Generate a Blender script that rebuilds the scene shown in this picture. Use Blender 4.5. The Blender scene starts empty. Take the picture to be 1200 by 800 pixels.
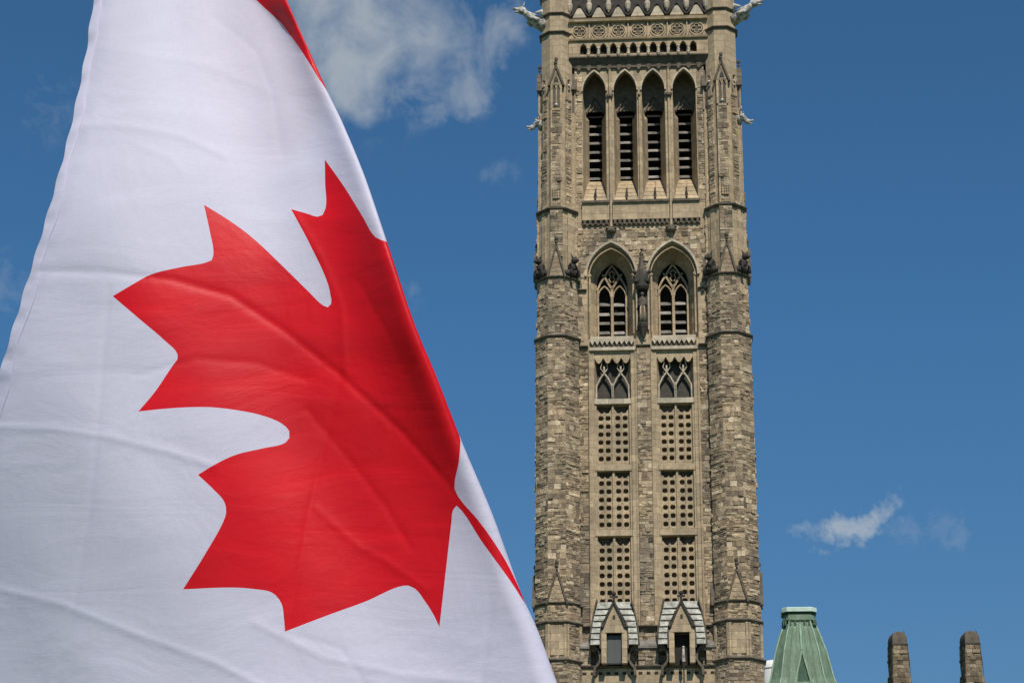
import bpy, math, random
from mathutils import Vector, Matrix
from mathutils.geometry import delaunay_2d_cdt

R = math.radians
rnd = random.Random(7)
sc = bpy.context.scene
col = sc.collection

# ------------------------------------------------------------------ camera
FPX, PITCH, ROLL, EYE = 2600.0, R(20.0), R(0.3), 1.7
cam_data = bpy.data.cameras.new('camera')
cam_data.sensor_width = 36.0
cam_data.lens = 36.0 * FPX / 1200.0
cam_data.clip_start = 0.1
cam_data.clip_end = 20000.0
cam = bpy.data.objects.new('camera', cam_data)
col.objects.link(cam)
cam_rot = Matrix.Rotation(R(90) + PITCH, 3, 'X') @ Matrix.Rotation(ROLL, 3, 'Z')
cam.matrix_world = Matrix.Translation((0, 0, EYE)) @ cam_rot.to_4x4()
sc.camera = cam
CAM = Vector((0, 0, EYE))


def ray(px, py):
    """direction through a point of the 1200 x 800 photograph, one unit deep along the view axis"""
    return cam_rot @ Vector(((px - 600) / FPX, (400 - py) / FPX, -1.0))


# ------------------------------------------------------------------ light
SUN_EL, SUN_AZ = R(50), R(169)          # azimuth clockwise from +Y; the sun is behind the camera, a little to the right
EXPO = 0.0
sun_dir = Vector((math.sin(SUN_AZ) * math.cos(SUN_EL), math.cos(SUN_AZ) * math.cos(SUN_EL), math.sin(SUN_EL)))
sd = bpy.data.lights.new('sun', 'SUN')
sd.energy = 4.2
sd.angle = R(0.5)
sd.color = (1.0, 0.93, 0.82)
so = bpy.data.objects.new('sun', sd)
so.rotation_euler = sun_dir.to_track_quat('Z', 'Y').to_euler()
so.location = (30, -30, 80)
col.objects.link(so)
sc.view_settings.view_transform = 'Standard'
sc.view_settings.look = 'None'
sc.view_settings.exposure = EXPO
sc.view_settings.gamma = 1.0
sc.view_settings.use_curve_mapping = False


class NT:
    """small helper for node trees"""
    def __init__(s, tree):
        s.t = tree
        tree.nodes.clear()

    def n(s, kind, **kw):
        nd = s.t.nodes.new(kind)
        for k, v in kw.items():
            if k == 'ins':
                for a, b in v.items():
                    sock = nd.inputs[a]
                    if isinstance(b, bpy.types.NodeSocket):
                        s.t.links.new(b, sock)
                    else:
                        sock.default_value = b
            else:
                setattr(nd, k, v)
        return nd

    def m(s, op, a, b=None, c=None, clamp=False):
        nd = s.t.nodes.new('ShaderNodeMath')
        nd.operation = op
        nd.use_clamp = clamp
        for i, v in enumerate((a, b, c)):
            if v is None:
                continue
            if isinstance(v, bpy.types.NodeSocket):
                s.t.links.new(v, nd.inputs[i])
            else:
                nd.inputs[i].default_value = v
        return nd.outputs[0]

    def mix(s, fac, a, b, blend='MIX'):
        nd = s.t.nodes.new('ShaderNodeMix')
        nd.data_type = 'RGBA'
        nd.blend_type = blend
        for sock, v in ((nd.inputs[0], fac), (nd.inputs[6], a), (nd.inputs[7], b)):
            if isinstance(v, bpy.types.NodeSocket):
                s.t.links.new(v, sock)
            else:
                sock.default_value = v if isinstance(v, float) else (*v[:3], 1)
        return nd.outputs[2]

    def ramp(s, fac, stops):
        nd = s.t.nodes.new('ShaderNodeValToRGB')
        e = nd.color_ramp.elements
        while len(e) < len(stops):
            e.new(0.5)
        for el, (p, c) in zip(e, stops):
            el.position = p
            el.color = (*c[:3], 1) if not isinstance(c, float) else (c, c, c, 1)
        s.t.links.new(fac, nd.inputs[0])
        return nd.outputs[0]

    def noise(s, vec, scale, detail=4.0, rough=0.55, dist=0.0):
        return s.n('ShaderNodeTexNoise', ins={'Vector': vec, 'Scale': scale, 'Detail': detail, 'Roughness': rough, 'Distortion': dist}).outputs[0]

    def scale(s, vec, v):
        return s.n('ShaderNodeMapping', ins={'Vector': vec, 'Scale': v}).outputs[0]


# ------------------------------------------------------------------ sky with clouds
world = bpy.data.worlds.new('World')
sc.world = world
world.use_nodes = True
w = NT(world.node_tree)
sky = w.n('ShaderNodeTexSky', sky_type='NISHITA', sun_disc=False)
sky.sun_elevation = SUN_EL
sky.sun_rotation = SUN_AZ
sky.altitude = 1200.0
sky.air_density = 1.0
sky.dust_density = 0.0
sky.ozone_density = 4.0
geo = w.n('ShaderNodeTexCoord')
sep = w.n('ShaderNodeSeparateXYZ', ins={0: geo.outputs['Generated']})
az = w.m('MULTIPLY', w.m('ARCTAN2', sep.outputs[0], sep.outputs[1]), 57.2958)
el = w.m('MULTIPLY', w.m('ARCSINE', sep.outputs[2]), 57.2958)
azel = w.n('ShaderNodeCombineXYZ', ins={0: az, 1: el}).outputs[0]


def dir_azel(px, py):
    d = ray(px, py).normalized()
    return math.degrees(math.atan2(d.x, d.y)), math.degrees(math.asin(d.z))


def blob(px, py, rx, ry, tilt=0.0, amt=1.0):
    """a soft elliptical patch of cloud cover round one bearing and elevation of the sky (radii in degrees)"""
    a, e = dir_azel(px, py)
    ct, st = math.cos(R(tilt)), math.sin(R(tilt))
    dx, dy = w.m('SUBTRACT', waz, a), w.m('SUBTRACT', wel, e)
    u = w.m('DIVIDE', w.m('ADD', w.m('MULTIPLY', dx, ct), w.m('MULTIPLY', dy, st)), rx)
    v = w.m('DIVIDE', w.m('SUBTRACT', w.m('MULTIPLY', dy, ct), w.m('MULTIPLY', dx, st)), ry)
    r2 = w.m('ADD', w.m('MULTIPLY', u, u), w.m('MULTIPLY', v, v))
    return w.m('MULTIPLY', w.m('POWER', 2.718, w.m('MULTIPLY', r2, -1.0)), amt)


def cover(blobs, nz, lo, gain):
    acc = None
    for b in blobs:
        acc = b if acc is None else w.m('ADD', acc, b)
    acc = w.m('MINIMUM', acc, 1.15)
    x = w.m('ADD', acc, w.m('MULTIPLY', w.m('SUBTRACT', nz, 0.5), 2.3))
    return w.m('MULTIPLY', w.m('MULTIPLY', w.m('SUBTRACT', x, lo), gain, clamp=True), w.m('MULTIPLY', acc, 2.5, clamp=True), clamp=True)


warp = w.n('ShaderNodeTexNoise', ins={'Vector': azel, 'Scale': 0.9, 'Detail': 5.0, 'Roughness': 0.6}).outputs[1]
wsep = w.n('ShaderNodeSeparateXYZ', ins={0: warp})
waz = w.m('ADD', az, w.m('MULTIPLY', w.m('SUBTRACT', wsep.outputs[0], 0.5), 2.2))
wel = w.m('ADD', el, w.m('MULTIPLY', w.m('SUBTRACT', wsep.outputs[1], 0.5), 1.8))
nz_big = w.noise(azel, 0.62, 9.0, 0.62, 0.5)
nz_fine = w.noise(azel, 1.9, 8.0, 0.62, 0.3)
big = cover([blob(385, 10, 1.9, 2.0, 0, .9), blob(400, 105, 1.3, 1.1, 25, .75), blob(490, 60, 2.3, 1.0, 12, .75), blob(450, 5, 2.2, .8, 0, .4),
             blob(532, 122, 1.0, 0.6, 25, .7), blob(575, 50, 1.3, 0.8, 60, .4)], nz_big, 0.18, 0.85)
small = cover([blob(985, 622, 1.25, 0.42, 6, 1.0), blob(1022, 604, .7, 0.45, 25, .9)], nz_fine, 0.40, 1.1)
wisp = cover([blob(1070, 618, .9, 0.5, 0, .6), blob(1115, 620, 0.35, 0.35, 40, .6), blob(65, 135, .8, 0.9, 50, .6),
              blob(10, 335, .8, .9, 60, .7), blob(480, 340, 0.5, 0.6, 0, .5), blob(580, 205, .8, 0.5, 20, .6)], nz_fine, 0.25, 0.6)
k = w.m('ADD', w.m('ADD', w.m('MULTIPLY', big, 0.62), w.m('MULTIPLY', small, 0.55)), w.m('MULTIPLY', wisp, 0.30), clamp=True)
SKY_GAIN = 0.081
elf = w.m('DIVIDE', w.m('SUBTRACT', el, 9.0), 11.0, clamp=True)
skycol = w.mix(1.0, sky.outputs[0], w.mix(elf, (0.56, 0.76, 0.83), (0.55, 0.96, 1.10)), 'MULTIPLY')
cloudcol = w.mix(nz_fine, (5.4, 6.0, 6.3), (7.2, 7.5, 7.5))
bg = w.n('ShaderNodeBackground', ins={'Color': w.mix(k, skycol, cloudcol), 'Strength': SKY_GAIN})
w.n('ShaderNodeOutputWorld', ins={0: bg.outputs[0]})


# ------------------------------------------------------------------ materials
def material(name):
    m = bpy.data.materials.new(name)
    m.use_nodes = True
    return m, NT(m.node_tree)


def finish(t, color, rough=0.85, bump=None, strength=0.4, dist=0.02, **extra):
    ins = {'Base Color': color, 'Roughness': rough}
    if bump is not None:
        ins['Normal'] = t.n('ShaderNodeBump', ins={'Height': bump, 'Strength': strength, 'Distance': dist}).outputs[0]
    ins.update(extra)
    p = t.n('ShaderNodeBsdfPrincipled', ins=ins)
    t.n('ShaderNodeOutputMaterial', ins={0: p.outputs[0]})


def rubble_material(name='rubble_sandstone', k=1.26):
    m, t = material(name)
    tc = t.n('ShaderNodeTexCoord').outputs['Object']
    tone = t.n('ShaderNodeAttribute', attribute_name='tone').outputs['Fac']
    stops = [(0.0, (.130, .104, .078)), (0.2, (.205, .163, .116)), (0.5, (.345, .275, .192)), (0.75, (.44, .358, .255)), (1.0, (.56, .48, .37))]
    c = t.ramp(tone, [(p, tuple(q * k for q in cc)) for p, cc in stops])
    n1 = t.noise(tc, 2.6, 7.0, 0.78, 0.5)
    n2 = t.noise(t.scale(tc, (1, 1, .30)), 0.55, 4.0, 0.6)
    c = t.mix(1.0, c, t.ramp(n1, [(.33, .26), (.44, .90), (.58, 1.14), (.72, 1.7)]), 'MULTIPLY')
    c = t.mix(1.0, c, t.ramp(n2, [(.35, (.64, .64, .64)), (.65, (1.16, 1.10, 1.0))]), 'MULTIPLY')
    vo = t.n('ShaderNodeTexVoronoi', ins={'Vector': tc, 'Scale': 3.4, 'Randomness': 1.0}).outputs['Distance']
    c = t.mix(1.0, c, t.ramp(vo, [(.05, .55), (.22, 1.0), (.6, 1.05)]), 'MULTIPLY')
    n3 = t.noise(tc, 0.9, 2.0, 0.5)
    c = t.mix(t.m('MULTIPLY', t.m('SUBTRACT', n3, .56, clamp=True), 1.6), c, (.30 * k, .17 * k, .11 * k))
    finish(t, c, 0.95, t.m('ADD', t.noise(tc, 9.0, 5.0, 0.7), t.m('MULTIPLY', n1, 1.5)), 0.9, 0.07)
    return m


def ashlar_material(name, base, dark=0.62, stain=0.5, streak=0.3):
    m, t = material(name)
    tc = t.n('ShaderNodeTexCoord').outputs['Object']
    s = t.n('ShaderNodeSeparateXYZ', ins={0: tc})
    uv = t.n('ShaderNodeCombineXYZ', ins={0: t.m('ADD', s.outputs[0], t.m('MULTIPLY', s.outputs[1], 0.73)), 1: s.outputs[2]}).outputs[0]
    br = t.n('ShaderNodeTexBrick', ins={'Vector': uv, 'Scale': 1.0, 'Mortar Size': 0.012, 'Mortar Smooth': 0.3, 'Brick Width': 0.85, 'Row Height': 0.42,
                                        'Color1': (.80, .80, .80, 1), 'Color2': (1.12, 1.10, 1.06, 1), 'Mortar': (.66, .62, .56, 1)})
    c = t.mix(1.0, base, br.outputs[0], 'MULTIPLY')
    n1 = t.noise(tc, 4.0, 6.0, 0.68)
    c = t.mix(1.0, c, t.ramp(n1, [(.3, .72), (.7, 1.18)]), 'MULTIPLY')
    n2 = t.noise(t.scale(tc, (2.2, 2.2, streak)), 1.0, 5.0, 0.62)
    c = t.mix(t.m('MULTIPLY', t.ramp(n2, [(.48, 0.0), (.72, 1.0)]), stain), c, tuple(b * dark * .6 for b in base))
    finish(t, c, 0.92, t.m('ADD', t.noise(tc, 14.0, 4.0, 0.7), t.m('MULTIPLY', br.outputs[1], -1.5)), 0.5, 0.02)
    return m


def plain_material(name, base, var=0.25, scale=3.0, rough=0.85, metallic=0.0, streaky=1.0, bump=0.3):
    m, t = material(name)
    tc = t.n('ShaderNodeTexCoord').outputs['Object']
    n1 = t.noise(t.scale(tc, (1, 1, streaky)), scale, 5.0, 0.62)
    c = t.mix(1.0, base, t.ramp(n1, [(.3, 1 - var), (.7, 1 + var)]), 'MULTIPLY')
    finish(t, c, rough, t.noise(tc, scale * 4, 4.0, 0.6), bump, 0.02, Metallic=metallic)
    return m


M = {}
M['rubble'] = rubble_material()
M['ashlar'] = ashlar_material('dressed_sandstone', (.46, .36, .238))
M['trim'] = ashlar_material('pale_trim_stone', (.52, .45, .345), stain=0.35)
M['soot_shade'] = plain_material('sooty_shaded_stone', (.115, .095, .072), 0.45, 3.0, 0.95)  # sooty stone; shade on strings, undersides and recesses is painted in too
M['black_stone'] = plain_material('weathered_shaded_stone', (.05, .044, .038), 0.5, 4.0, 0.95)  # weathered stone, also painted as the shade of slots and niches
M['lead'] = plain_material('pale_weathered_lead', (.34, .34, .295), 0.6, 3.0, 0.6)
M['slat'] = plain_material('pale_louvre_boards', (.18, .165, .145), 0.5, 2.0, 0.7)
def bleached_material():
    m, t = material('bleached_limestone')
    tc = t.n('ShaderNodeTexCoord').outputs['Object']
    n1 = t.noise(tc, 4.5, 6.0, 0.7)
    c = t.ramp(n1, [(.36, (.10, .09, .075)), (.48, (.42, .40, .36)), (.62, (.72, .70, .66))])
    finish(t, c, 0.9, n1, 0.9, 0.08)
    return m


M['white_stone'] = bleached_material()
M['head_shade'] = plain_material('arch_head_shade', (.20, .165, .125), 0.4, 4.0, 0.95)  # dark sheet for the arch heads, shade put into its colour
M['slat_light'] = plain_material('sunlit_louvre_boards', (.31, .285, .255), 0.5, 2.0, 0.7)  # paler copy of the boards, sunlight put into the colour
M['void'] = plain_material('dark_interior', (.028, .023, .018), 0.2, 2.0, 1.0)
M['door_panel'] = plain_material('grey_metal_door', (.085, .088, .085), 0.1, 2.0, 0.55)
M['pole'] = plain_material('painted_metal_pole', (.62, .62, .60), 0.05, 4.0, 0.35, 0.4)
M['gold'] = plain_material('gilt_metal', (.75, .52, .18), 0.05, 4.0, 0.3, 0.9)
M['chimney'] = rubble_material('sooty_chimney_stone', 0.74)
M['pale_render'] = plain_material('pale_painted_metal', (.80, .80, .80), 0.05, 1.0, 0.6)


def glass_material():
    m, t = material('dark_leaded_glass')
    tc = t.n('ShaderNodeTexCoord').outputs['Object']
    n1 = t.noise(tc, 3.0, 3.0, 0.6)
    finish(t, t.ramp(n1, [(.3, (.022, .018, .013)), (.7, (.06, .048, .034))]), 0.7, n1, 0.3, 0.02)
    return m


def copper_material():
    m, t = material('verdigris_copper')
    tc = t.n('ShaderNodeTexCoord').outputs['Object']
    n1 = t.noise(t.scale(tc, (1.6, 1.6, .22)), 1.6, 6.0, 0.65)
    n2 = t.noise(tc, 7.0, 4.0, 0.6)
    c = t.ramp(n1, [(.28, (.085, .135, .085)), (.5, (.135, .205, .14)), (.72, (.20, .30, .215))])
    c = t.mix(1.0, c, t.ramp(n2, [(.3, .86), (.7, 1.14)]), 'MULTIPLY')
    finish(t, c, 0.75, n2, 0.3, 0.02)
    return m


M['glass'] = glass_material()
M['copper'] = copper_material()
M['copper_pale'] = plain_material('pale_verdigris', (.52, .68, .60), 0.2, 3.0, 0.7, 0.0, 0.5)
M['copper_rib'] = plain_material('worn_verdigris', (.26, .38, .29), 0.25, 2.0, 0.7)
M['copper_dark'] = plain_material('dark_verdigris', (.06, .115, .075), 0.3, 3.0, 0.8)


def cloth_material(name, base, trans=0.30, rough=0.5, spec=0.5, mottle=.03):
    m, t = material(name)
    uv = t.n('ShaderNodeUVMap').outputs[0]
    broad = t.noise(uv, 2.2, 5.0, 0.5, 0.8)
    rot = t.n('ShaderNodeMapping', ins={'Vector': uv, 'Rotation': (0, 0, R(-42)), 'Scale': (1.0, 4.0, 1.0)}).outputs[0]
    fold = t.noise(rot, 1.6, 5.0, 0.5, 0.9)
    wrk = t.n('ShaderNodeTexNoise', noise_type='RIDGED_MULTIFRACTAL', ins={'Vector': rot, 'Scale': 1.1, 'Detail': 3.0, 'Roughness': 0.5, 'Distortion': 0.6}).outputs[0]
    weave = t.noise(t.scale(uv, (1.0, 14.0, 1.0)), 26.0, 2.0, 0.5)
    weave2 = t.noise(t.scale(uv, (14.0, 1.0, 1.0)), 26.0, 2.0, 0.5)
    c = t.mix(1.0, base, t.ramp(fold, [(.3, 1 - mottle * 1.2), (.7, 1 + mottle)]), 'MULTIPLY')
    c = t.mix(1.0, c, t.ramp(t.m('ADD', t.m('MULTIPLY', weave, .5), t.m('MULTIPLY', weave2, .5)), [(.35, .95), (.65, 1.04)]), 'MULTIPLY')
    h = t.m('ADD', t.m('ADD', t.m('MULTIPLY', broad, 1.3), t.m('MULTIPLY', wrk, .10)), t.m('ADD', t.m('MULTIPLY', fold, .45), t.m('MULTIPLY', weave, .04)))
    nrm = t.n('ShaderNodeBump', ins={'Height': h, 'Strength': 0.13, 'Distance': 0.05}).outputs[0]
    p = t.n('ShaderNodeBsdfPrincipled', ins={'Base Color': c, 'Roughness': rough, 'Specular IOR Level': spec, 'Sheen Weight': 0.0, 'Normal': nrm})
    tr = t.n('ShaderNodeBsdfTranslucent', ins={'Color': c, 'Normal': nrm})
    mx = t.n('ShaderNodeMixShader', ins={0: trans, 1: p.outputs[0], 2: tr.outputs[0]})
    t.n('ShaderNodeOutputMaterial', ins={0: mx.outputs[0]})
    return m


M['flag_white'] = cloth_material('white_polyester', (.755, .735, .885), .25, .6, .3)
M['flag_red'] = cloth_material('red_polyester', (.79, .006, .016), 0.22, 0.46, 0.30, .10)


def ground_material():
    m, t = material('lawn_ground')
    tc = t.n('ShaderNodeTexCoord').outputs['Object']
    c = t.ramp(t.noise(tc, 0.3, 6.0, 0.7), [(.3, (.035, .065, .018)), (.7, (.075, .11, .035))])
    finish(t, c, 0.95, t.noise(tc, 6.0, 4.0), 0.5, 0.03)
    return m


M['lawn'] = ground_material()
M['paving'] = plain_material('pale_concrete_paving', (.30, .29, .27), 0.15, 1.0, 0.9)


# ------------------------------------------------------------------ mesh builder
class MB:
    def __init__(s):
        s.v, s.f, s.mi, s.tone = [], [], [], []

    def face(s, pts, mat=0, tone=0.5):
        i = len(s.v)
        s.v.extend(tuple(p) for p in pts)
        s.f.append(tuple(range(i, i + len(pts))))
        s.mi.append(mat)
        s.tone.append(tone)

    def idx(s, verts, faces, mat=0, tone=0.5):
        i = len(s.v)
        s.v.extend(tuple(p) for p in verts)
        for f in faces:
            s.f.append(tuple(i + q for q in f))
            s.mi.append(mat)
            s.tone.append(tone)

    def box(s, x0, x1, y0, y1, z0, z1, mat=0, tone=0.5):
        v = [(x0, y0, z0), (x1, y0, z0), (x1, y1, z0), (x0, y1, z0), (x0, y0, z1), (x1, y0, z1), (x1, y1, z1), (x0, y1, z1)]
        s.idx(v, [(0, 3, 2, 1), (4, 5, 6, 7), (0, 1, 5, 4), (1, 2, 6, 5), (2, 3, 7, 6), (3, 0, 4, 7)], mat, tone)

    def prism(s, poly, y0, y1, mat=0, tone=0.5):
        """poly: (x, z) outline, counter-clockwise seen from the front (-y)"""
        n = len(poly)
        v = [(x, y0, z) for x, z in poly] + [(x, y1, z) for x, z in poly]
        s.idx(v, [tuple(range(n)), tuple(range(2 * n - 1, n - 1, -1))] + [(i, i + n, (i + 1) % n + n, (i + 1) % n) for i in range(n)], mat, tone)

    def loft(s, rings, mat=0, tone=0.5, closed=True, cap0=False, cap1=False):
        n = len(rings[0])
        v = [p for r in rings for p in r]
        f = []
        for k in range(len(rings) - 1):
            for i in range(n if closed else n - 1):
                j = (i + 1) % n
                f.append((k * n + i, k * n + j, (k + 1) * n + j, (k + 1) * n + i))
        if cap0:
            f.append(tuple(range(n - 1, -1, -1)))
        if cap1:
            f.append(tuple((len(rings) - 1) * n + i for i in range(n)))
        s.idx(v, f, mat, tone)

    def bar(s, pts, wd, y0, y1, mat=0, tone=0.5):
        """a stone bar of width wd following (x, z) points, between depths y0 and y1"""
        n = len(pts)
        L, Rr = [], []
        for i in range(n):
            a = Vector(pts[max(i - 1, 0)])
            b = Vector(pts[min(i + 1, n - 1)])
            d = (b - a).normalized()
            nx = Vector((-d.y, d.x)) * wd / 2
            p = Vector(pts[i])
            L.append(p + nx)
            Rr.append(p - nx)
        rings = [[(L[i].x, y0, L[i].y), (Rr[i].x, y0, Rr[i].y), (Rr[i].x, y1, Rr[i].y), (L[i].x, y1, L[i].y)] for i in range(n)]
        s.loft(rings, mat, tone, True, True, True)

    def tube(s, pts, rad, seg=8, mat=0, tone=0.5, flat=1.0):
        """tube through 3-D points with one radius per point"""
        rings = []
        for i, p in enumerate(pts):
            a, b = Vector(pts[max(i - 1, 0)]), Vector(pts[min(i + 1, len(pts) - 1)])
            d = (b - a).normalized()
            up = Vector((0, 0, 1)) if abs(d.z) < .9 else Vector((0, 1, 0))
            u = d.cross(up).normalized()
            vv = u.cross(d).normalized()
            r = rad[i] if isinstance(rad, (list, tuple)) else rad
            rings.append([Vector(p) + u * math.cos(2 * math.pi * q / seg) * r * flat + vv * math.sin(2 * math.pi * q / seg) * r for q in range(seg)])
        s.loft(rings, mat, tone, True, True, True)

    def octo(s, cx, cy, prof, mat=0, tone=0.5, n=8, cap=True):
        """stack of octagons: prof = [(apothem, z), ...]; one flat face looks towards -y"""
        rings = []
        for ap, z in prof:
            r = ap / math.cos(math.pi / n)
            rings.append([(cx + r * math.cos(-math.pi / 2 + math.pi / n + 2 * math.pi * i / n), cy + r * math.sin(-math.pi / 2 + math.pi / n + 2 * math.pi * i / n), z) for i in range(n)])
        s.loft(rings, mat, tone, True, cap, cap)

    def ball(s, c, r, mat=0, tone=0.5, nu=8, nv=5, sq=(1, 1, 1)):
        rings = []
        for j in range(1, nv):
            a = math.pi * j / nv
            rings.append([(c[0] + r * sq[0] * math.sin(a) * math.cos(2 * math.pi * i / nu), c[1] + r * sq[1] * math.sin(a) * math.sin(2 * math.pi * i / nu),
                           c[2] - r * sq[2] * math.cos(a)) for i in range(nu)])
        s.loft(rings, mat, tone, True, True, True)

    def plate(s, outer, holes, y, mat=0, tone=0.5):
        """flat wall face in the xz plane at depth y with openings cut through"""
        pts, edges = [], []
        for loop in [outer] + holes:
            b = len(pts)
            pts += [Vector(p) for p in loop]
            edges += [(b + i, b + (i + 1) % len(loop)) for i in range(len(loop))]
        vs, es, fs, *_ = delaunay_2d_cdt(pts, edges, [], 0, 1e-5)

        def inside(p, loop):
            c = False
            for i in range(len(loop)):
                (x1, z1), (x2, z2) = loop[i], loop[i - 1]
                if (z1 > p.y) != (z2 > p.y) and p.x < (x2 - x1) * (p.y - z1) / (z2 - z1) + x1:
                    c = not c
            return c
        keep = []
        for f in fs:
            c = (vs[f[0]] + vs[f[1]] + vs[f[2]]) / 3
            if inside(c, outer) and not any(inside(c, h) for h in holes):
                keep.append(tuple(f))
        s.idx([(p.x, y, p.y) for p in vs], keep, mat, tone)

    def stones(s, o, u, nrm, L, z0, z1, mat=0, dark=0.5, skip=None, hrow=(.12, .25), lrow=(.14, .42), dep=.03, seed=0, quoin=False):
        """coursed rubble laid on a wall face: o + u*along, standing out along nrm"""
        g = random.Random(seed)
        o, u, nrm = Vector(o), Vector(u).normalized(), Vector(nrm).normalized()
        z = z0
        while z < z1 - .08:
            h = min(g.uniform(*hrow) * (1.0 + .45 * math.sin(z * 1.7 + seed)), z1 - z)
            a = -g.uniform(0, .3) if not quoin else 0
            while a < L - .02:
                l = g.uniform(*lrow)
                b = min(a + l, L)
                if L - b < .14:
                    b = L
                a0 = max(a, 0)
                if b - a0 > .06 and not (skip and skip(a0, b, z, z + h)):
                    h_in = 0
                    d = abs(g.gauss(0, dep)) + .006
                    m_ = .012
                    x = g.random()
                    patch = .5 + .5 * math.sin(z * .8 + seed) * math.sin(a * 1.1 + z * .37)
                    if x < .08 + .20 * dark * patch * 2:
                        tn = g.uniform(.0, .28)
                    elif x > .86:
                        tn = g.uniform(.66, .95)
                    else:
                        tn = g.uniform(.30, .66) + .10 * (.5 - dark)
                    p = [o + u * a0 + Vector((0, 0, z)), o + u * b + Vector((0, 0, z)), o + u * b + Vector((0, 0, z + h)), o + u * a0 + Vector((0, 0, z + h))]
                    c = (p[0] + p[2]) / 2
                    q = []
                    for e in p:
                        dd = (c - e)
                        dd = Vector((dd.x, dd.y, 0)).normalized() * m_ + Vector((0, 0, m_ if dd.z > 0 else -m_))
                        q.append(e + dd + nrm * d * g.uniform(.7, 1.2))
                    s.idx(p + q, [(4, 5, 6, 7), (0, 1, 5, 4), (1, 2, 6, 5), (2, 3, 7, 6), (3, 0, 4, 7)], mat, tn)
                a = b
            z += h

    def build(s, name, mats, parent=None, smooth=False):
        me = bpy.data.meshes.new(name)
        me.from_pydata(s.v, [], s.f)
        for m in (mats if isinstance(mats, (list, tuple)) else [mats]):
            me.materials.append(M[m])
        me.polygons.foreach_set('material_index', s.mi)
        at = me.attributes.new('tone', 'FLOAT', 'FACE')
        at.data.foreach_set('value', s.tone)
        if smooth:
            me.polygons.foreach_set('use_smooth', [True] * len(s.f))
        me.update()
        o = bpy.data.objects.new(name, me)
        col.objects.link(o)
        if parent:
            o.parent = parent
        return o


def tag(o, label=None, cat=None, group=None, kind=None):
    for k_, v_ in (('label', label), ('category', cat), ('group', group), ('kind', kind)):
        if v_:
            o[k_] = v_
    return o


def empty(name, loc=(0, 0, 0), rz=0.0, parent=None):
    o = bpy.data.objects.new(name, None)
    o.location = loc
    o.rotation_euler = (0, 0, rz)
    o.empty_display_size = 0.5
    col.objects.link(o)
    if parent:
        o.parent = parent
    return o


def copy_tree(o, parent=None):
    kids = list(o.children)
    c = o.copy()
    col.objects.link(c)
    c.parent = parent
    for ch in kids:
        copy_tree(ch, c)
    return c


def arch(cx, hw, zs, za, n=9):
    """pointed arch from right springing over the apex to left springing, (x, z)"""
    h = za - zs
    Rr = (hw * hw + h * h) / (2 * hw)
    c = hw - Rr
    t1 = math.atan2(h, -c)
    right = [(cx + c + Rr * math.cos(t1 * i / n), zs + Rr * math.sin(t1 * i / n)) for i in range(n)]
    left = [(2 * cx - x, z) for x, z in reversed(right)]
    return right + [(cx, za)] + left


def opening(cx, hw, zb, zs, za, n=9):
    return [(cx + hw, zb)] + arch(cx, hw, zs, za, n) + [(cx - hw, zb)]


# ------------------------------------------------------------------ ground
g = MB()
g.face([(-3000, -600, 0), (3000, -600, 0), (3000, 6000, 0), (-3000, 6000, 0)])
tag(g.build('ground', 'lawn'), kind='structure')
g = MB()
g.box(3.0, 11.4, -20, 112, -.1, .004 + .1)
tag(g.build('path', 'paving'), kind='structure')

# ------------------------------------------------------------------ the tower
TW = Vector((7.2 + 0.02, 115.0, 0.0))
TROT = -math.atan2(7.2, 115.0) - R(0.8)
tower = empty('bell_tower', TW, TROT)
tag(tower, 'tall Gothic tan sandstone bell tower with octagonal corner turrets and louvred lancets', 'tower')
TC, TD, TAP = 4.77, 1.2, 1.2          # turret centre offset, turret centre depth
WY = 1.0                              # main wall face
CY = 6.0                              # centre of the tower's square plan (depth)

# --- main wall: front face with openings, then the plain other three sides
LX = (-2.6, -0.81, 0.81, 2.6)
WX = (-1.73, 1.73)
BX = (-1.73, 1.73)
lan_out = [opening(x, .67, 52.5, 59.55, 60.68) for x in LX]
LY = 2.5
JZ = (54.4, 56.0, 57.5, 58.3, 58.6, 58.9, 59.2)
OZ = (52.5, 54.6, 56.6, 57.8, 58.3, 58.75, 59.15)
_a = [arch(x, .67, 59.55, 60.68, 9) for x in LX]
lan_out = [[(x + .67, z) for z in OZ] + a_ + [(x - .67, z) for z in reversed(OZ)] for x, a_ in zip(LX, _a)]
win_out = [opening(x, 1.36, 44.15, 47.95, 49.83) for x in WX]
win_in = [opening(x, .86, 44.62, 47.82, 49.12) for x in WX]
wall = MB()
HW = 3.75
bay_open = [[(x + 1.0, 26.8), (x + 1.0, 43.25), (x - 1.0, 43.25), (x - 1.0, 26.8)] for x in BX]
wall.plate([(-HW, 50.4), (HW, 50.4), (HW, 66.0), (-HW, 66.0)], lan_out, WY, 1)
wall.plate([(-HW, 43.4), (HW, 43.4), (HW, 50.4), (-HW, 50.4)], win_out, WY + .003, 1)
wall.plate([(-HW, 0), (HW, 0), (HW, 43.4), (-HW, 43.4)], bay_open, WY, 1)


def sk(u, v_, z0, z1):
    """keep rubble clear of arches, jambs and bays (u, v_ = x range)"""
    for ol, mg in [(o_, .17) for o_ in win_out]:
        xs = [p[0] for p in ol]
        cx = (max(xs) + min(xs)) / 2
        hw = (max(xs) - min(xs)) / 2 + mg
        za, zs = 49.83 + mg, 47.95
        if u < cx + hw and v_ > cx - hw and z0 < za:
            if z0 < zs:
                return True
            f = max(0.0, 1 - ((z0 - zs) / (za - zs)) ** 1.7)
            if u < cx + hw * f and v_ > cx - hw * f:
                return True
    return False


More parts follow.
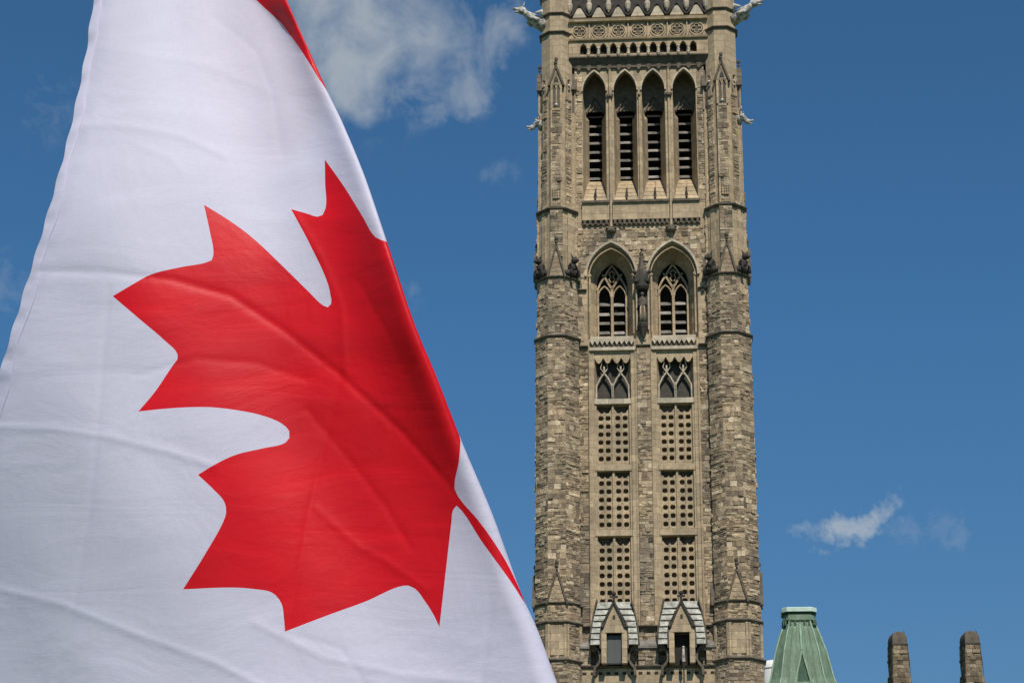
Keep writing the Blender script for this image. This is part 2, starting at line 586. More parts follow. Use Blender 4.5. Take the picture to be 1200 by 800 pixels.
def rub(x0, x1, z0, z1, y, seed, dark=.5, skip=None, mat=0):
    wall.stones((x0, y, 0), (1, 0, 0), (0, -1, 0), x1 - x0, z0, z1, mat, dark, (lambda a, b, c, d: skip(a + x0, b + x0, c, d)) if skip else None, seed=seed)


rub(-HW, HW, 44.0, 50.85, WY, 11, .35, sk)
for sx in (-1, 1):
    a, b = sorted((sx * 3.08, sx * 3.74))
    rub(a, b, 24.0, 43.5, WY, 20 + sx, .75)
    a, b = sorted((sx * 3.32, sx * 3.74))
    rub(a, b, 52.3, 60.8, WY, 30 + sx, .2)
wall.box(-.37, .37, .86, WY + .1, 27.9, 43.55, 0, .35)
rub(-.37, .37, 27.9, 43.5, .858, 41, .45)
rub(-3.7, 3.7, 25.75, 27.7, WY, 42, .35)
rub(-3.7, 3.7, 10.0, 24.9, WY, 43, .5)
# other three sides of the shaft and its floor-level core
S0, S1, SX = 2.2, CY * 2 - WY, 5.0
for sx in (-1, 1):
    wall.face([(sx * SX, S0, 0), (sx * SX, S1, 0), (sx * SX, S1, 66), (sx * SX, S0, 66)][::sx], 1)
    o = (sx * (SX + .0), 2.3 if sx > 0 else 9.7, 0)
    wall.stones(o, (0, sx, 0), (sx, 0, 0), 7.4, 10, 62, 0, .6, seed=50 + sx, hrow=(.3, .5), lrow=(.5, 1.1))
wall.face([(SX, S1, 0), (-SX, S1, 0), (-SX, S1, 66), (SX, S1, 66)], 1)
wall.face([(-SX, S0, 66), (SX, S0, 66), (SX, S1, 66), (-SX, S1, 66)], 1)
# dressed margins of the tall bays, proud of the wall
for bx in BX:
    for sx in (-1, 1):
        wall.bar([(bx + sx * 1.15, 27.9), (bx + sx * 1.15, 43.3)], .26, .93, WY + .05, 1)
        wall.bar([(bx + sx * 1.245, 27.9), (bx + sx * 1.245, 43.3)], .05, .89, WY, 1)
wall.build('wall', ['rubble', 'ashlar'], tower)

# --- thin shafts beside the bays
for x in (-3.0, -.43, .43, 3.0):
    mb = MB()
    mb.tube([(x, .90, 27.9), (x, .90, 43.3)], .055, 8)
    mb.build('shaft', 'ashlar', tower)
for x in (-1.7, 1.7):
    mb = MB()
    mb.tube([(x, .92, 50.9), (x, .92, 61.4)], .075, 8)
    mb.ball((x, .86, 59.05), .16, 1, sq=(1.1, 1, .8))
    mb.box(x - .2, x + .2, .82, .98, 59.13, 59.2, 1)
    mb.ball((x, .82, 50.62), .22, 1, sq=(1.2, .9, .8))
    mb.box(x - .3, x + .3, .78, .99, 50.76, 50.86, 1)
    mb.build('shaft', ['ashlar', 'soot_shade'], tower)
mb = MB()
mb.tube([(0, .92, 52.4), (0, .92, 59.0)], .05, 8)
mb.ball((0, .88, 59.1), .1, 1)
mb.build('shaft', ['ashlar', 'soot_shade'], tower)


def reveal(mb, outer, inner, y0, y1, mat=0):
    """splayed opening side: first a short splay, then a deeper straight run, then in to the light"""
    rings = []
    for f, t in ((0, 0), (.10, .06), (.62, .26), (.70, .42), (1, 1)):
        rings.append([(x + (inner[i][0] - x) * t, y0 + (y1 - y0) * f, z + (inner[i][1] - z) * t) for i, (x, z) in enumerate(outer)])
    mb.loft(rings, mat)


def slats(x0, x1, z0, z1, n, y, tones, depth=.34, th=.10):
    mb = MB()
    pitch = (z1 - z0) / n
    for i in range(n):
        z = z0 + pitch * (i + .32)
        rise = .22
        dz = .02 * math.sin(i * 2.3 + x0 * 5)
        pf = [(y, z + dz), (y, z + th + dz), (y + depth, z + th + rise + dz), (y + depth, z + rise + dz)]
        mb.idx([(x0, p, q) for p, q in pf] + [(x1, p, q) for p, q in pf],
               [(3, 2, 1, 0), (4, 5, 6, 7), (0, 1, 5, 4), (1, 2, 6, 5), (2, 3, 7, 6), (3, 0, 4, 7)], tones[i % len(tones)])
    return mb


# --- belfry lancets
for i, x in enumerate(LX):
    lw = MB()
    hw_z = lambda z: .37 + .28 * max(0.0, min(1.0, (z - 58.3) / 1.15))
    y_z = lambda z: LY + 1.0 * max(0.0, min(1.0, (z - 58.3) / 1.1))
    ins = [(x + hw_z(z), y_z(z), z) for z in JZ] + [(x + (px_ - x) * 1.12, LY + 1.0, z + .05 + 1.1 * (z - 59.55)) for px_, z in _a[i]] + [(x - hw_z(z), y_z(z), z) for z in reversed(JZ)]
    rings = []
    for f in (0, .12, .6, .75, 1):
        t_ = {0: 0, .12: .08, .6: .42, .75: .64, 1: 1}[f]
        rings.append([(a_[0] + (b_[0] - a_[0]) * t_, WY + (b_[1] - WY) * f, a_[1] + (b_[2] - a_[1]) * t_) for a_, b_ in zip(lan_out[i], ins)])
    lw.loft(rings, 0)
    lw.bar([(p[0], p[1]) for p in arch(x, .71, 59.45, 60.78, 9)], .09, .90, 1.03, 1)
    lw.bar([(x - .5, 58.6), (x - .3, 59.1), (x, 59.6), (x + .3, 59.1), (x + .5, 58.6)], .07, 2.12, 2.24, 2)
    lw.bar([(x - .25, 58.75), (x, 59.1), (x + .25, 58.75)], .06, 2.12, 2.24, 2)
    o = lw.build('lancet_window', ['ashlar', 'trim', 'soot_shade'], tower)
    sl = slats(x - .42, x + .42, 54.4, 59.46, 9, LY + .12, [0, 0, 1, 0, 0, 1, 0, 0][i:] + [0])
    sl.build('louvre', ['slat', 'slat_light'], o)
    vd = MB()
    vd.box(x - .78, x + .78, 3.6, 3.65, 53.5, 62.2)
    vd.box(x - .8, x + .8, 2.25, 2.3, 58.75, 61.8, 1)  # added sheet stands for the shade filling the arch head
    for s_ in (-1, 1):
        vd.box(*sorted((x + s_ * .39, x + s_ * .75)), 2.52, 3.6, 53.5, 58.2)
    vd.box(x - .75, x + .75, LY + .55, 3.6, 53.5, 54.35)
    vd.build('dark_opening', ['void', 'head_shade'], o)
    sill = MB()
    for q in range(5):           # weathered courses of the sloping sill
        f0, f1 = q / 5, (q + 1) / 5
        w0, w1 = .70 - .24 * f0, .70 - .24 * f1
        z0, z1 = 52.5 + 1.85 * f0, 52.5 + 1.85 * f1
        y0, y1 = .93 + 1.5 * f0, .93 + 1.5 * f1
        for s_, e_ in ((-1, -.055), (.055, 1)):
            mb_v = [(x + s_ * w0 if abs(s_) == 1 else x + s_, y0 - .03, z0), (x + e_ * w0 if e_ == 1 else x + e_, y0 - .03, z0),
                    (x + e_ * w1 if e_ == 1 else x + e_, y1, z1), (x + s_ * w1 if abs(s_) == 1 else x + s_, y1, z1)]
            lo = [(a_, b_ + .25, c_ - .03) for a_, b_, c_ in mb_v]
            sill.idx(mb_v + lo, [(0, 1, 2, 3), (4, 7, 6, 5), (0, 4, 5, 1), (1, 5, 6, 2), (2, 6, 7, 3), (3, 7, 4, 0)])
    for f0, f1, w_ in ((.10, .62, .07), (.18, .42, .10)):  # raised dark strips painted as the shade of the sill slot
        p0, p1 = (.93 + 1.5 * f0, 52.5 + 1.85 * f0), (.93 + 1.5 * f1, 52.5 + 1.85 * f1)
        sill.idx([(x - w_, p0[0] - .05, p0[1]), (x + w_, p0[0] - .05, p0[1]), (x + w_ * .6, p1[0] - .05, p1[1]), (x - w_ * .6, p1[0] - .05, p1[1]),
                  (x - w_, p0[0] + .1, p0[1]), (x + w_, p0[0] + .1, p0[1]), (x + w_ * .6, p1[0] + .1, p1[1]), (x - w_ * .6, p1[0] + .1, p1[1])],
                 [(0, 1, 2, 3), (4, 5, 1, 0), (5, 6, 2, 1), (6, 7, 3, 2), (7, 4, 0, 3)], 1)
    sill.build('sill', ['ashlar', 'black_stone'], o)

# --- bell-chamber band under the lancets
mb = MB()
for a, b in ((-3.35, -1.8), (-1.6, 1.6), (1.8, 3.35)):
    mb.prism([(a, 52.32), (b, 52.32), (b, 52.46), (a, 52.46)], .74, 1.0, 1)  # darkened string, its shadow line put into the stone colour
    mb.box(a, b, .86, 1.0, 51.36, 52.32, 0)
    mb.box(a, b, .80, 1.0, 51.28, 51.36, 0)
    n = int((b - a) / .26)
    for i in range(n):
        x = a + (b - a) * (i + .5) / n
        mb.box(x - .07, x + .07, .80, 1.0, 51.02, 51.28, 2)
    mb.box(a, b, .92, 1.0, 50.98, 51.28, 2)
mb.build('corbel_band', ['ashlar', 'soot_shade', 'soot_shade'], tower)

# --- twin traceried windows
for i, x in enumerate(WX):
    tw = MB()
    reveal(tw, win_out[i], win_in[i], WY + .003, 2.25, 0)
    tw.bar(arch(x, 1.43, 47.9, 49.98, 10), .13, .86, 1.04, 1)
    tw.bar(arch(x, 1.26, 47.9, 49.62, 10), .07, 1.05, 1.2, 0)
    for sx in (-1, 1):
        tw.tube([(x + sx * 1.22, 1.16, 44.5), (x + sx * 1.22, 1.16, 47.95)], .06, 8, 0)
        tw.ball((x + sx * 1.22, 1.14, 48.0), .11, 0)
    tw.box(x - 1.2, x + 1.2, .98, 2.2, 44.1, 44.3, 1)
    o = tw.build('traceried_window', ['ashlar', 'trim'], tower)
    tr = MB()
    y0, y1 = 2.1, 2.3
    tr.bar([(x, 44.5), (x, 47.75)], .15, y0, y1)
    for sx in (-1, 1):
        tr.bar([(x + sx * .80, 44.5), (x + sx * .80, 47.6)], .10, y0 + .02, y1)
        tr.bar([(x, 47.55), (x + sx * .2, 47.9), (x + sx * .42, 48.32)], .11, y0, y1)
        tr.bar([(x + sx * .84, 47.5), (x + sx * .64, 47.95), (x + sx * .42, 48.32)], .10, y0, y1)
        tr.bar([(x + sx * .42, 48.32), (x + sx * .2, 48.7), (x, 49.0)], .09, y0, y1)
        tr.bar([(x + sx * .42, 48.32), (x + sx * .55, 48.45)], .07, y0, y1)
        tr.bar([(x + sx * .06, 47.98), (x + sx * .17, 48.15), (x + sx * .06, 48.32)], .06, y0 + .03, y1)
        tr.bar([(x + sx * .06, 48.32), (x + sx * .17, 48.5), (x, 48.68)], .06, y0 + .03, y1)
        tr.bar(arch(x + sx * .43, .36, 47.1, 47.75, 4), .07, y0 + .02, y1)
    tr.build('tracery', 'ashlar', o)
    for sx in (-1, 1):
        a, b = sorted((x + sx * .075, x + sx * .78))
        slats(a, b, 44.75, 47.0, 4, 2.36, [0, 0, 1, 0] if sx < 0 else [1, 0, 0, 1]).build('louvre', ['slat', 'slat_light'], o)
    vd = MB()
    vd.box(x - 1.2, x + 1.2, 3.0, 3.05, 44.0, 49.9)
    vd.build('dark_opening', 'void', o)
    fr = MB()
    a, b = x - 1.22, x + 1.22
    fr.box(a, b, .84, 1.0, 43.98, 44.1, 0)
    n = 9
    for q in range(n):
        c = a + (b - a) * (q + .5) / n
        fr.prism([(c - .13, 43.98), (c, 43.74), (c + .13, 43.98)], .82, 1.0, 0)
    fr.box(a, b, .95, 1.0, 43.6, 43.98, 1)
    fr.box(a - .04, b + .04, .80, 1.0, 43.42, 43.6, 0)
    fr.build('zigzag_frieze', ['trim', 'soot_shade'], tower)

# --- statue in its niche between the windows
st = MB()
st.box(-.30, .30, .93, 1.0, 44.6, 48.0, 1)
for sx in (-1, 1):
    st.tube([(sx * .33, .86, 44.6), (sx * .33, .86, 47.9)], .05, 8, 0)
    st.ball((sx * .42, .78, 48.05), .13, 2)
st.octo(0, .80, [(.30, 46.95), (.38, 47.1), (.38, 47.35), (.33, 47.4)], 1)
for sx in (-1, 0, 1):
    st.prism([(sx * .25 - .17, 47.35), (sx * .25 + .17, 47.35), (sx * .25, 48.05)], .42, .98 if sx == 0 else .9, 1)
st.octo(0, .82, [(.24, 47.4), (.2, 48.2), (.13, 48.3), (.02, 49.35)], 3)
for q in range(5):
    for sx in (-1, 1):
        st.ball((sx * (.20 - .035 * q), .78, 48.3 + q * .2), .055, 3, nu=6, nv=4)
st.ball((0, .80, 49.4), .09, 3)
niche = st.build('statue_niche', ['trim', 'black_stone', 'soot_shade', 'soot_shade'], tower)
ped = MB()
ped.octo(0, .78, [(.06, 44.15), (.16, 44.45), (.27, 44.75), (.30, 44.9), (.27, 44.95)], 0)
ped.build('pedestal', 'black_stone', niche)
fig = MB()
fig.octo(0, .74, [(.20, 44.95), (.22, 45.3), (.17, 45.9), (.21, 46.25), (.17, 46.45), (.07, 46.5), (.06, 46.56)], 0)
fig.ball((0, .73, 46.68), .12, 0, sq=(.85, 1, 1.15))
for sx in (-1, 1):
    fig.tube([(sx * .2, .74, 46.35), (sx * .25, .66, 46.05), (sx * .08, .56, 45.95)], [.07, .06, .05], 6, 0)
    fig.tube([(sx * .1, .55, 45.9), (sx * .12, .55, 45.0)], [.035, .06], 5, 1)
fig.build('statue', ['soot_shade', 'ashlar'], niche, True)

# --- tall bays: small traceried light over three pierced stone panels
for x in BX:
    g_ = MB()
    g_.loft([[(x - .99, WY, 43.2), (x + .99, WY, 43.2), (x + .99, WY, 40.62), (x - .99, WY, 40.62)],
             [(x - .86, 1.5, 43.2), (x + .86, 1.5, 43.2), (x + .86, 1.5, 40.62), (x - .86, 1.5, 40.62)]], 0)
    g_.box(x - 1.0, x + 1.0, .94, 1.5, 40.32, 40.62, 1)
    g_.box(x - 1.0, x + 1.0, .98, 1.4, 43.0, 43.25, 0)
    o = g_.build('small_window', ['ashlar', 'trim'], tower)
    tr = MB()
    for q in range(4):
        c = x - .75 + q * .5
        tr.prism([(c - .22, 43.0), (c - .12, 42.78), (c, 42.7), (c + .12, 42.78), (c + .22, 43.0)], .97, 1.12, 1)
    y0, y1 = 1.16, 1.3
    tr.bar([(x, 40.62), (x, 41.6)], .10, y0, y1)
    for sx in (-1, 1):
        c = x + sx * .46
        tr.bar([(c - .44, 40.62), (c - .43, 41.45), (c - .22, 41.9), (c, 42.2)], .08, y0, y1)
        tr.bar([(c + .44, 40.62), (c + .43, 41.45), (c + .22, 41.9), (c, 42.2)], .08, y0, y1)
        tr.bar([(c, 42.15), (c, 42.6)], .09, y0, y1)
        tr.bar([(c, 42.2), (c + .2, 42.5), (c + .1, 42.9)], .05, y0 + .02, y1)
        tr.bar([(c, 42.2), (c - .2, 42.5), (c - .1, 42.9)], .05, y0 + .02, y1)
    tr.build('tracery', ['trim', 'ashlar'], o)
    gl = MB()
    gl.box(x - .9, x + .9, 1.5, 1.55, 40.4, 43.3)
    gl.build('pane', 'glass', o)

    for (zt, zb, rows, ztop) in ((40.32, 36.82, 6, 39.57), (36.50, 33.22, 6, 35.85), (32.84, 28.0, 8, 32.08)):
        pn = MB()
        pitch = .466
        yf, yb = 1.17, 1.42
        cols_ = (-.67, -.27, .27, .67)
        holes = []
        for r_ in range(rows):
            for c in cols_:
                zc, xc = ztop - r_ * pitch, x + c
                jit = .008 * math.sin(r_ * 5.1 + c * 17 + x * 3)
                hs = [(xc + jit + .142 * math.copysign(abs(math.cos(2 * math.pi * (q + .5) / 12)) ** .72, math.cos(2 * math.pi * (q + .5) / 12)),
                       zc - jit + .142 * math.copysign(abs(math.sin(2 * math.pi * (q + .5) / 12)) ** .72, math.sin(2 * math.pi * (q + .5) / 12))) for q in range(12)]
                holes.append(hs)
                pn.loft([[(a_, yf, b_) for a_, b_ in hs], [(a_, yb, b_) for a_, b_ in hs]], 0)
        heads = []                                  # a deep cusped head above each pair of columns
        for c in (-.47, .47):
            xc = x + c
            z_ = ztop + .25
            hd = [(xc - .40, zt - .02), (xc - .36, z_ + .22), (xc - .22, z_ + .03), (xc - .08, z_ + .02), (xc, z_ + .12), (xc + .08, z_ + .02), (xc + .22, z_ + .03), (xc + .36, z_ + .22), (xc + .40, zt - .02)]
            heads.append(hd)
            pn.loft([[(a_, yf, b_) for a_, b_ in hd], [(a_, yb, b_) for a_, b_ in hd]], 0)
        pn.plate([(x - 1.0, zb), (x + 1.0, zb), (x + 1.0, zt), (x - 1.0, zt)], holes + heads, yf, 0)
        for sx in (-1, 1):
            pn.box(*sorted((x + sx * .90, x + sx * .998)), 1.0, yf, zb, zt, 0)
            for c in (-.47, .47):
                pass
        pn.box(x - .055, x + .055, 1.06, yf, zb, zt, 0)
        for c in (-.47, .47):
            pn.box(x + c - .03, x + c + .03, 1.12, yf, zb, ztop + .28, 0)
        pn.box(x - 1.0, x + 1.0, yb + .01, yb + .03, zb, zt, 1)  # dark backing paints the shade behind the holes
        pn.build('pierced_panel', ['ashlar', 'soot_shade'], tower)
    for (z0, z1) in ((36.50, 36.82), (32.84, 33.22)):
        mb = MB()
        mb.box(x - 1.0, x + 1.0, .95, 1.5, z0, z1)
        mb.build('transom', 'ashlar', tower)


# --- string courses across the wall
def string(name, z, runs, y=.80, h=.16, mats=('soot_shade',)):
    for a, b in runs:
        mb = MB()
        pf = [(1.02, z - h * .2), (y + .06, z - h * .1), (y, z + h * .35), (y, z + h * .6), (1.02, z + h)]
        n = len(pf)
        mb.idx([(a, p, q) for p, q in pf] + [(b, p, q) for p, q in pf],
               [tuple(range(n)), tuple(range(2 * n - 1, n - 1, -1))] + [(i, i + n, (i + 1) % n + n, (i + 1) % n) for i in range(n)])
        mb.build(name, list(mats), tower)  # stone darkened for soot and for the string's shadow line


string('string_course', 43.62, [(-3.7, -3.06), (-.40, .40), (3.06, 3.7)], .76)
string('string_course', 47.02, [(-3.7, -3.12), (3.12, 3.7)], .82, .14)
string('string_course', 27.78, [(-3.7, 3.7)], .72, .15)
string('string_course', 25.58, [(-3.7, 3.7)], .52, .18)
mb = MB()
for i in range(17):
    x = -3.36 + i * .42
    mb.box(x - .10, x + .10, .655, .8, 25.22, 25.36, 1)  # dark boxes painted as the shade inside small holes
mb.box(-3.65, 3.65, .66, 1.0, 24.3, 25.55, 0)
mb.box(-3.65, 3.65, .60, 1.0, 24.2, 24.34, 0)
mb.build('dentil_course', ['ashlar', 'void'], tower)
for a, b in ((-3.6, -3.02), (-.52, .56), (3.06, 3.6)):
    mb = MB()
    mb.box(a, b, .62, 1.0, 25.7, 26.6, 0, .4)
    mb.stones((a, .62, 0), (1, 0, 0), (0, -1, 0), b - a, 25.7, 26.6, 0, .3, seed=int(a * 10), quoin=True)
    mb.idx([(a, .5, 26.72), (b, .5, 26.72), (b, 1.0, 27.15), (a, 1.0, 27.15), (a, .5, 26.6), (b, .5, 26.6), (b, 1.0, 26.6), (a, 1.0, 26.6)],
           [(0, 1, 2, 3), (4, 5, 1, 0), (5, 6, 2, 1), (7, 4, 0, 3), (4, 7, 6, 5)], 1)
    mb.build('sloping_ledge', ['rubble', 'slat'], tower)

# --- gallery, frieze and gablets over the belfry
GX, GY = 4.05, .60
ga = MB()
ga.box(-GX, GX, GY + .34, WY, 61.35, 64.2, 0)                 # body
ac = [-3.2, -2.61, -2.03, -1.45, -.87, -.29, .29, .87, 1.45, 2.03, 2.61, 3.2]
arcs = [opening(x, .195, 61.66, 62.05, 62.38, 5) for x in ac]
ga.plate([(-GX, 61.52), (GX, 61.52), (GX, 62.5), (-GX, 62.5)], arcs, GY, 0)
for a_ in arcs:
    ga.loft([[(x, GY, z) for x, z in a_], [(x, GY + .33, z) for x, z in a_]], 0)
ga.face([(-GX, GY, 61.5), (GX, GY, 61.5), (GX, WY - .08, 60.95), (-GX, WY - .08, 60.95)][::-1], 1)  # sloping underside coloured dark to paint its shade
ga.face([(-GX, GY + .33, 61.4), (GX, GY + .33, 61.4), (GX, GY + .33, 62.5), (-GX, GY + .33, 62.5)], 2)
mid = [(ac[i] + ac[i + 1]) / 2 for i in range(11)]
for x in mid:
    big_ = abs(abs(x) - 1.74) < .05
    ga.tube([(x, GY - .06, 61.5), (x, GY - .06, 61.95)], .10 if big_ else .065, 7, 3)
    ga.ball((x, GY - .06, 61.62), .11, 3, nu=7, nv=4)
    ga.ball((x, GY - .05, 62.02), .11, 3, nu=7, nv=4)
ga.box(-GX, GX, GY - .05, .8, 61.44, 61.52, 1)  # dark moulding carries on the painted shade below the arcade
gallery = ga.build('gallery', ['ashlar', 'soot_shade', 'void', 'trim'], tower)
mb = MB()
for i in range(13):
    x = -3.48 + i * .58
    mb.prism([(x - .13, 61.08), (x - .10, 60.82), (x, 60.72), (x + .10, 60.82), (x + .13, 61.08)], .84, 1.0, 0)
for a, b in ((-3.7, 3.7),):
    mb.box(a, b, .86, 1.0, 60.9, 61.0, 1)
mb.build('corbel_table', ['soot_shade', 'soot_shade'], tower)  # corbels darkened, the gallery's shade put into their colour


def moulding(z0, z1, y, mat='soot_shade', name='cornice'):
    m_ = MB()
    m_.idx([(-GX, y, z1), (GX, y, z1), (GX, .8, z1 + .06), (-GX, .8, z1 + .06), (-GX, y + .03, z0 + .05), (GX, y + .03, z0 + .05), (GX, .8, z0), (-GX, .8, z0)],
           [(0, 1, 2, 3), (4, 5, 1, 0), (4, 7, 6, 5), (5, 6, 2, 1), (7, 4, 0, 3)])
    return m_.build(name, mat, gallery)


moulding(62.5, 62.66, GY - .16, 'ashlar')
moulding(63.70, 63.90, GY - .20, 'ashlar')
fz = MB()
fz.box(-GX, GX, GY + .06, .8, 62.66, 63.70, 0)
CXS = [(-3 + i) * 1.14 for i in range(7)]
for cx_ in CXS:
    ring = [(cx_ + .41 * math.cos(2 * math.pi * q / 16), 63.18 + .41 * math.sin(2 * math.pi * q / 16)) for q in range(17)]
    fz.bar(ring, .07, GY + .0, GY + .08, 0)
    for q in range(4):
        a_ = q * math.pi / 2
        fz.bar([(cx_ + .13 * math.cos(a_ - .9), 63.18 + .13 * math.sin(a_ - .9)), (cx_ + .28 * math.cos(a_ - .5), 63.18 + .28 * math.sin(a_ - .5)), (cx_ + .31 * math.cos(a_), 63.18 + .31 * math.sin(a_)),
                (cx_ + .28 * math.cos(a_ + .5), 63.18 + .28 * math.sin(a_ + .5)), (cx_ + .13 * math.cos(a_ + .9), 63.18 + .13 * math.sin(a_ + .9))], .05, GY - .02, GY + .08, 0)
    fz.prism([(cx_ + .36 * math.cos(2 * math.pi * q / 12), 63.18 + .36 * math.sin(2 * math.pi * q / 12)) for q in range(12)], GY + .045, GY + .07, 1)
for i in range(6):
    xm = (CXS[i] + CXS[i + 1]) / 2
    fz.box(xm - .035, xm + .035, GY - .03, GY + .08, 62.68, 63.68, 0)
    for s_ in (-1, 1):
        fz.prism([(xm + s_ * .1 - .07, 63.66), (xm + s_ * .1, 63.42), (xm + s_ * .1 + .07, 63.66)], GY + .035, GY + .07, 1)
        fz.prism([(xm + s_ * .1 - .07, 62.70), (xm + s_ * .1 + .07, 62.70), (xm + s_ * .1, 62.94)], GY + .035, GY + .07, 1)
fz.build('frieze', ['ashlar', 'soot_shade'], gallery)
gb = MB()
gb.box(-GX, GX, GY + .1, .8, 63.95, 64.12, 0)
gb.box(-GX, GX, GY + .45, .8, 64.12, 66.4, 2)
for cx_ in CXS:
    gb.prism([(cx_ - .40, 64.08), (cx_ + .40, 64.08), (cx_ + .14, 64.62), (cx_, 64.72), (cx_ - .14, 64.62)], GY - .04, GY + .16, 1)
    gb.bar([(cx_ - .56, 64.16), (cx_ - .40, 64.3), (cx_ - .12, 64.78), (cx_, 64.88), (cx_ + .12, 64.78), (cx_ + .40, 64.3), (cx_ + .56, 64.16)], .09, GY - .09, GY + .22, 2)
for i in range(8):
    xm = CXS[0] - .57 + i * 1.14
    gb.octo(xm, GY + .12, [(.03, 64.42), (.13, 64.62), (.17, 64.95), (.12, 65.1), (.12, 66.4)], 1, n=8)
gb.box(-GX, GX, GY - .1, .9, 66.3, 66.6, 0)
gb.build('gablet_parapet', ['ashlar', 'trim', 'black_stone'], gallery)

# --- clock stage and roof above the picture
up = MB()
up.box(-3.9, 3.9, 2.0, 10, 66.0, 76.0, 0)
cr = [(3.0 * 0 + 2.5 * math.cos(2 * math.pi * q / 32), 71 + 2.5 * math.sin(2 * math.pi * q / 32)) for q in range(33)]
up.bar(cr, .3, 1.75, 2.0, 0)
up.prism(cr[:-1], 1.9, 2.01, 1)
up.bar([(0, 71), (0, 73)], .14, 1.82, 1.9, 2)
up.bar([(0, 71), (1.3, 71.6)], .18, 1.82, 1.9, 2)
up.build('clock_stage', ['ashlar', 'white_stone', 'black_stone'], tower)
rf = MB()
rf.loft([[(-4.4, 1.5, 76), (4.4, 1.5, 76), (4.4, 10.5, 76), (-4.4, 10.5, 76)], [(-.8, 5.2, 88), (.8, 5.2, 88), (.8, 6.8, 88), (-.8, 6.8, 88)], [(-.1, 5.9, 92), (.1, 5.9, 92), (.1, 6.1, 92), (-.1, 6.1, 92)]], 0, .5, True, True, True)
rf.build('roof', 'copper', tower)


# --- corner turrets
def oct_face(k_, ap):
    """outward normal and along-direction of face k_ (0 looks to -y)"""
    a = -math.pi / 2 + k_ * math.pi / 4
    return Vector((math.cos(a), math.sin(a), 0)), Vector((-math.sin(a), math.cos(a), 0))


def turret_stones(mb, ap, z0, z1, dark, seed, mat=0):
    mb.octo(0, 0, [(ap - .02, z0), (ap - .02, z1)], mat, .22)
    fw = 2 * (ap - .0) * math.tan(math.pi / 8)
    for k_ in range(8):
        nrm, u = oct_face(k_, ap)
        o_ = nrm * (ap - .02) - u * fw / 2
        mb.stones(o_, u, nrm, fw, z0, z1, mat, dark if k_ not in (1, 7) else dark + .15, seed=seed * 10 + k_, quoin=True, lrow=(.16, .44), dep=.03)


def on_face(mb, k_, ap, fn):
    """run fn(local builder) in the frame of one turret face and move the result onto that face"""
    b = MB()
    fn(b)
    nrm, u = oct_face(k_, ap)
    for j, v_ in enumerate(b.v):
        p = u * v_[0] - nrm * v_[1] + nrm * ap
        b.v[j] = (p.x, p.y, v_[2])
    i = len(mb.v)
    mb.v += b.v
    mb.f += [tuple(i + q for q in f) for f in b.f]
    mb.mi += b.mi
    mb.tone += b.tone


def ring(mb, ap, z, proj=.13, h=.17, mat=0):
    mb.octo(0, 0, [(ap, z - h * .5), (ap + proj * .6, z - h * .25), (ap + proj, z + h * .1), (ap + proj, z + h * .32), (ap, z + h * .8)], mat)


turret = empty('corner_turret', (-TC, TD, 0), 0, tower)
body = MB()
turret_stones(body, 1.30, 10.0, 25.9, .5, 1)
turret_stones(body, 1.22, 25.9, 28.9, .25, 2)
turret_stones(body, 1.19, 28.9, 44.0, .85, 3)
turret_stones(body, 1.13, 44.0, 47.5, .65, 4)
body.octo(0, 0, [(1.0, 47.4), (1.0, 51.8)], 1)
body.octo(0, 0, [(.88, 51.7), (.88, 66.5)], 1)
body.octo(0, 0, [(1.6, 0), (1.6, 9.8), (1.3, 10.2)], 1)
# dressed panel and quoins of the foot storey
for k_ in range(8):
    on_face(body, k_, 1.22, lambda b: (b.box(-.50, -.38, -.07, .05, 26.0, 27.8, 1), b.box(.38, .50, -.07, .05, 26.0, 27.8, 1), b.box(-.36, .36, -.055, .05, 26.15, 27.65, 1) if k_ % 2 == 0 else None))
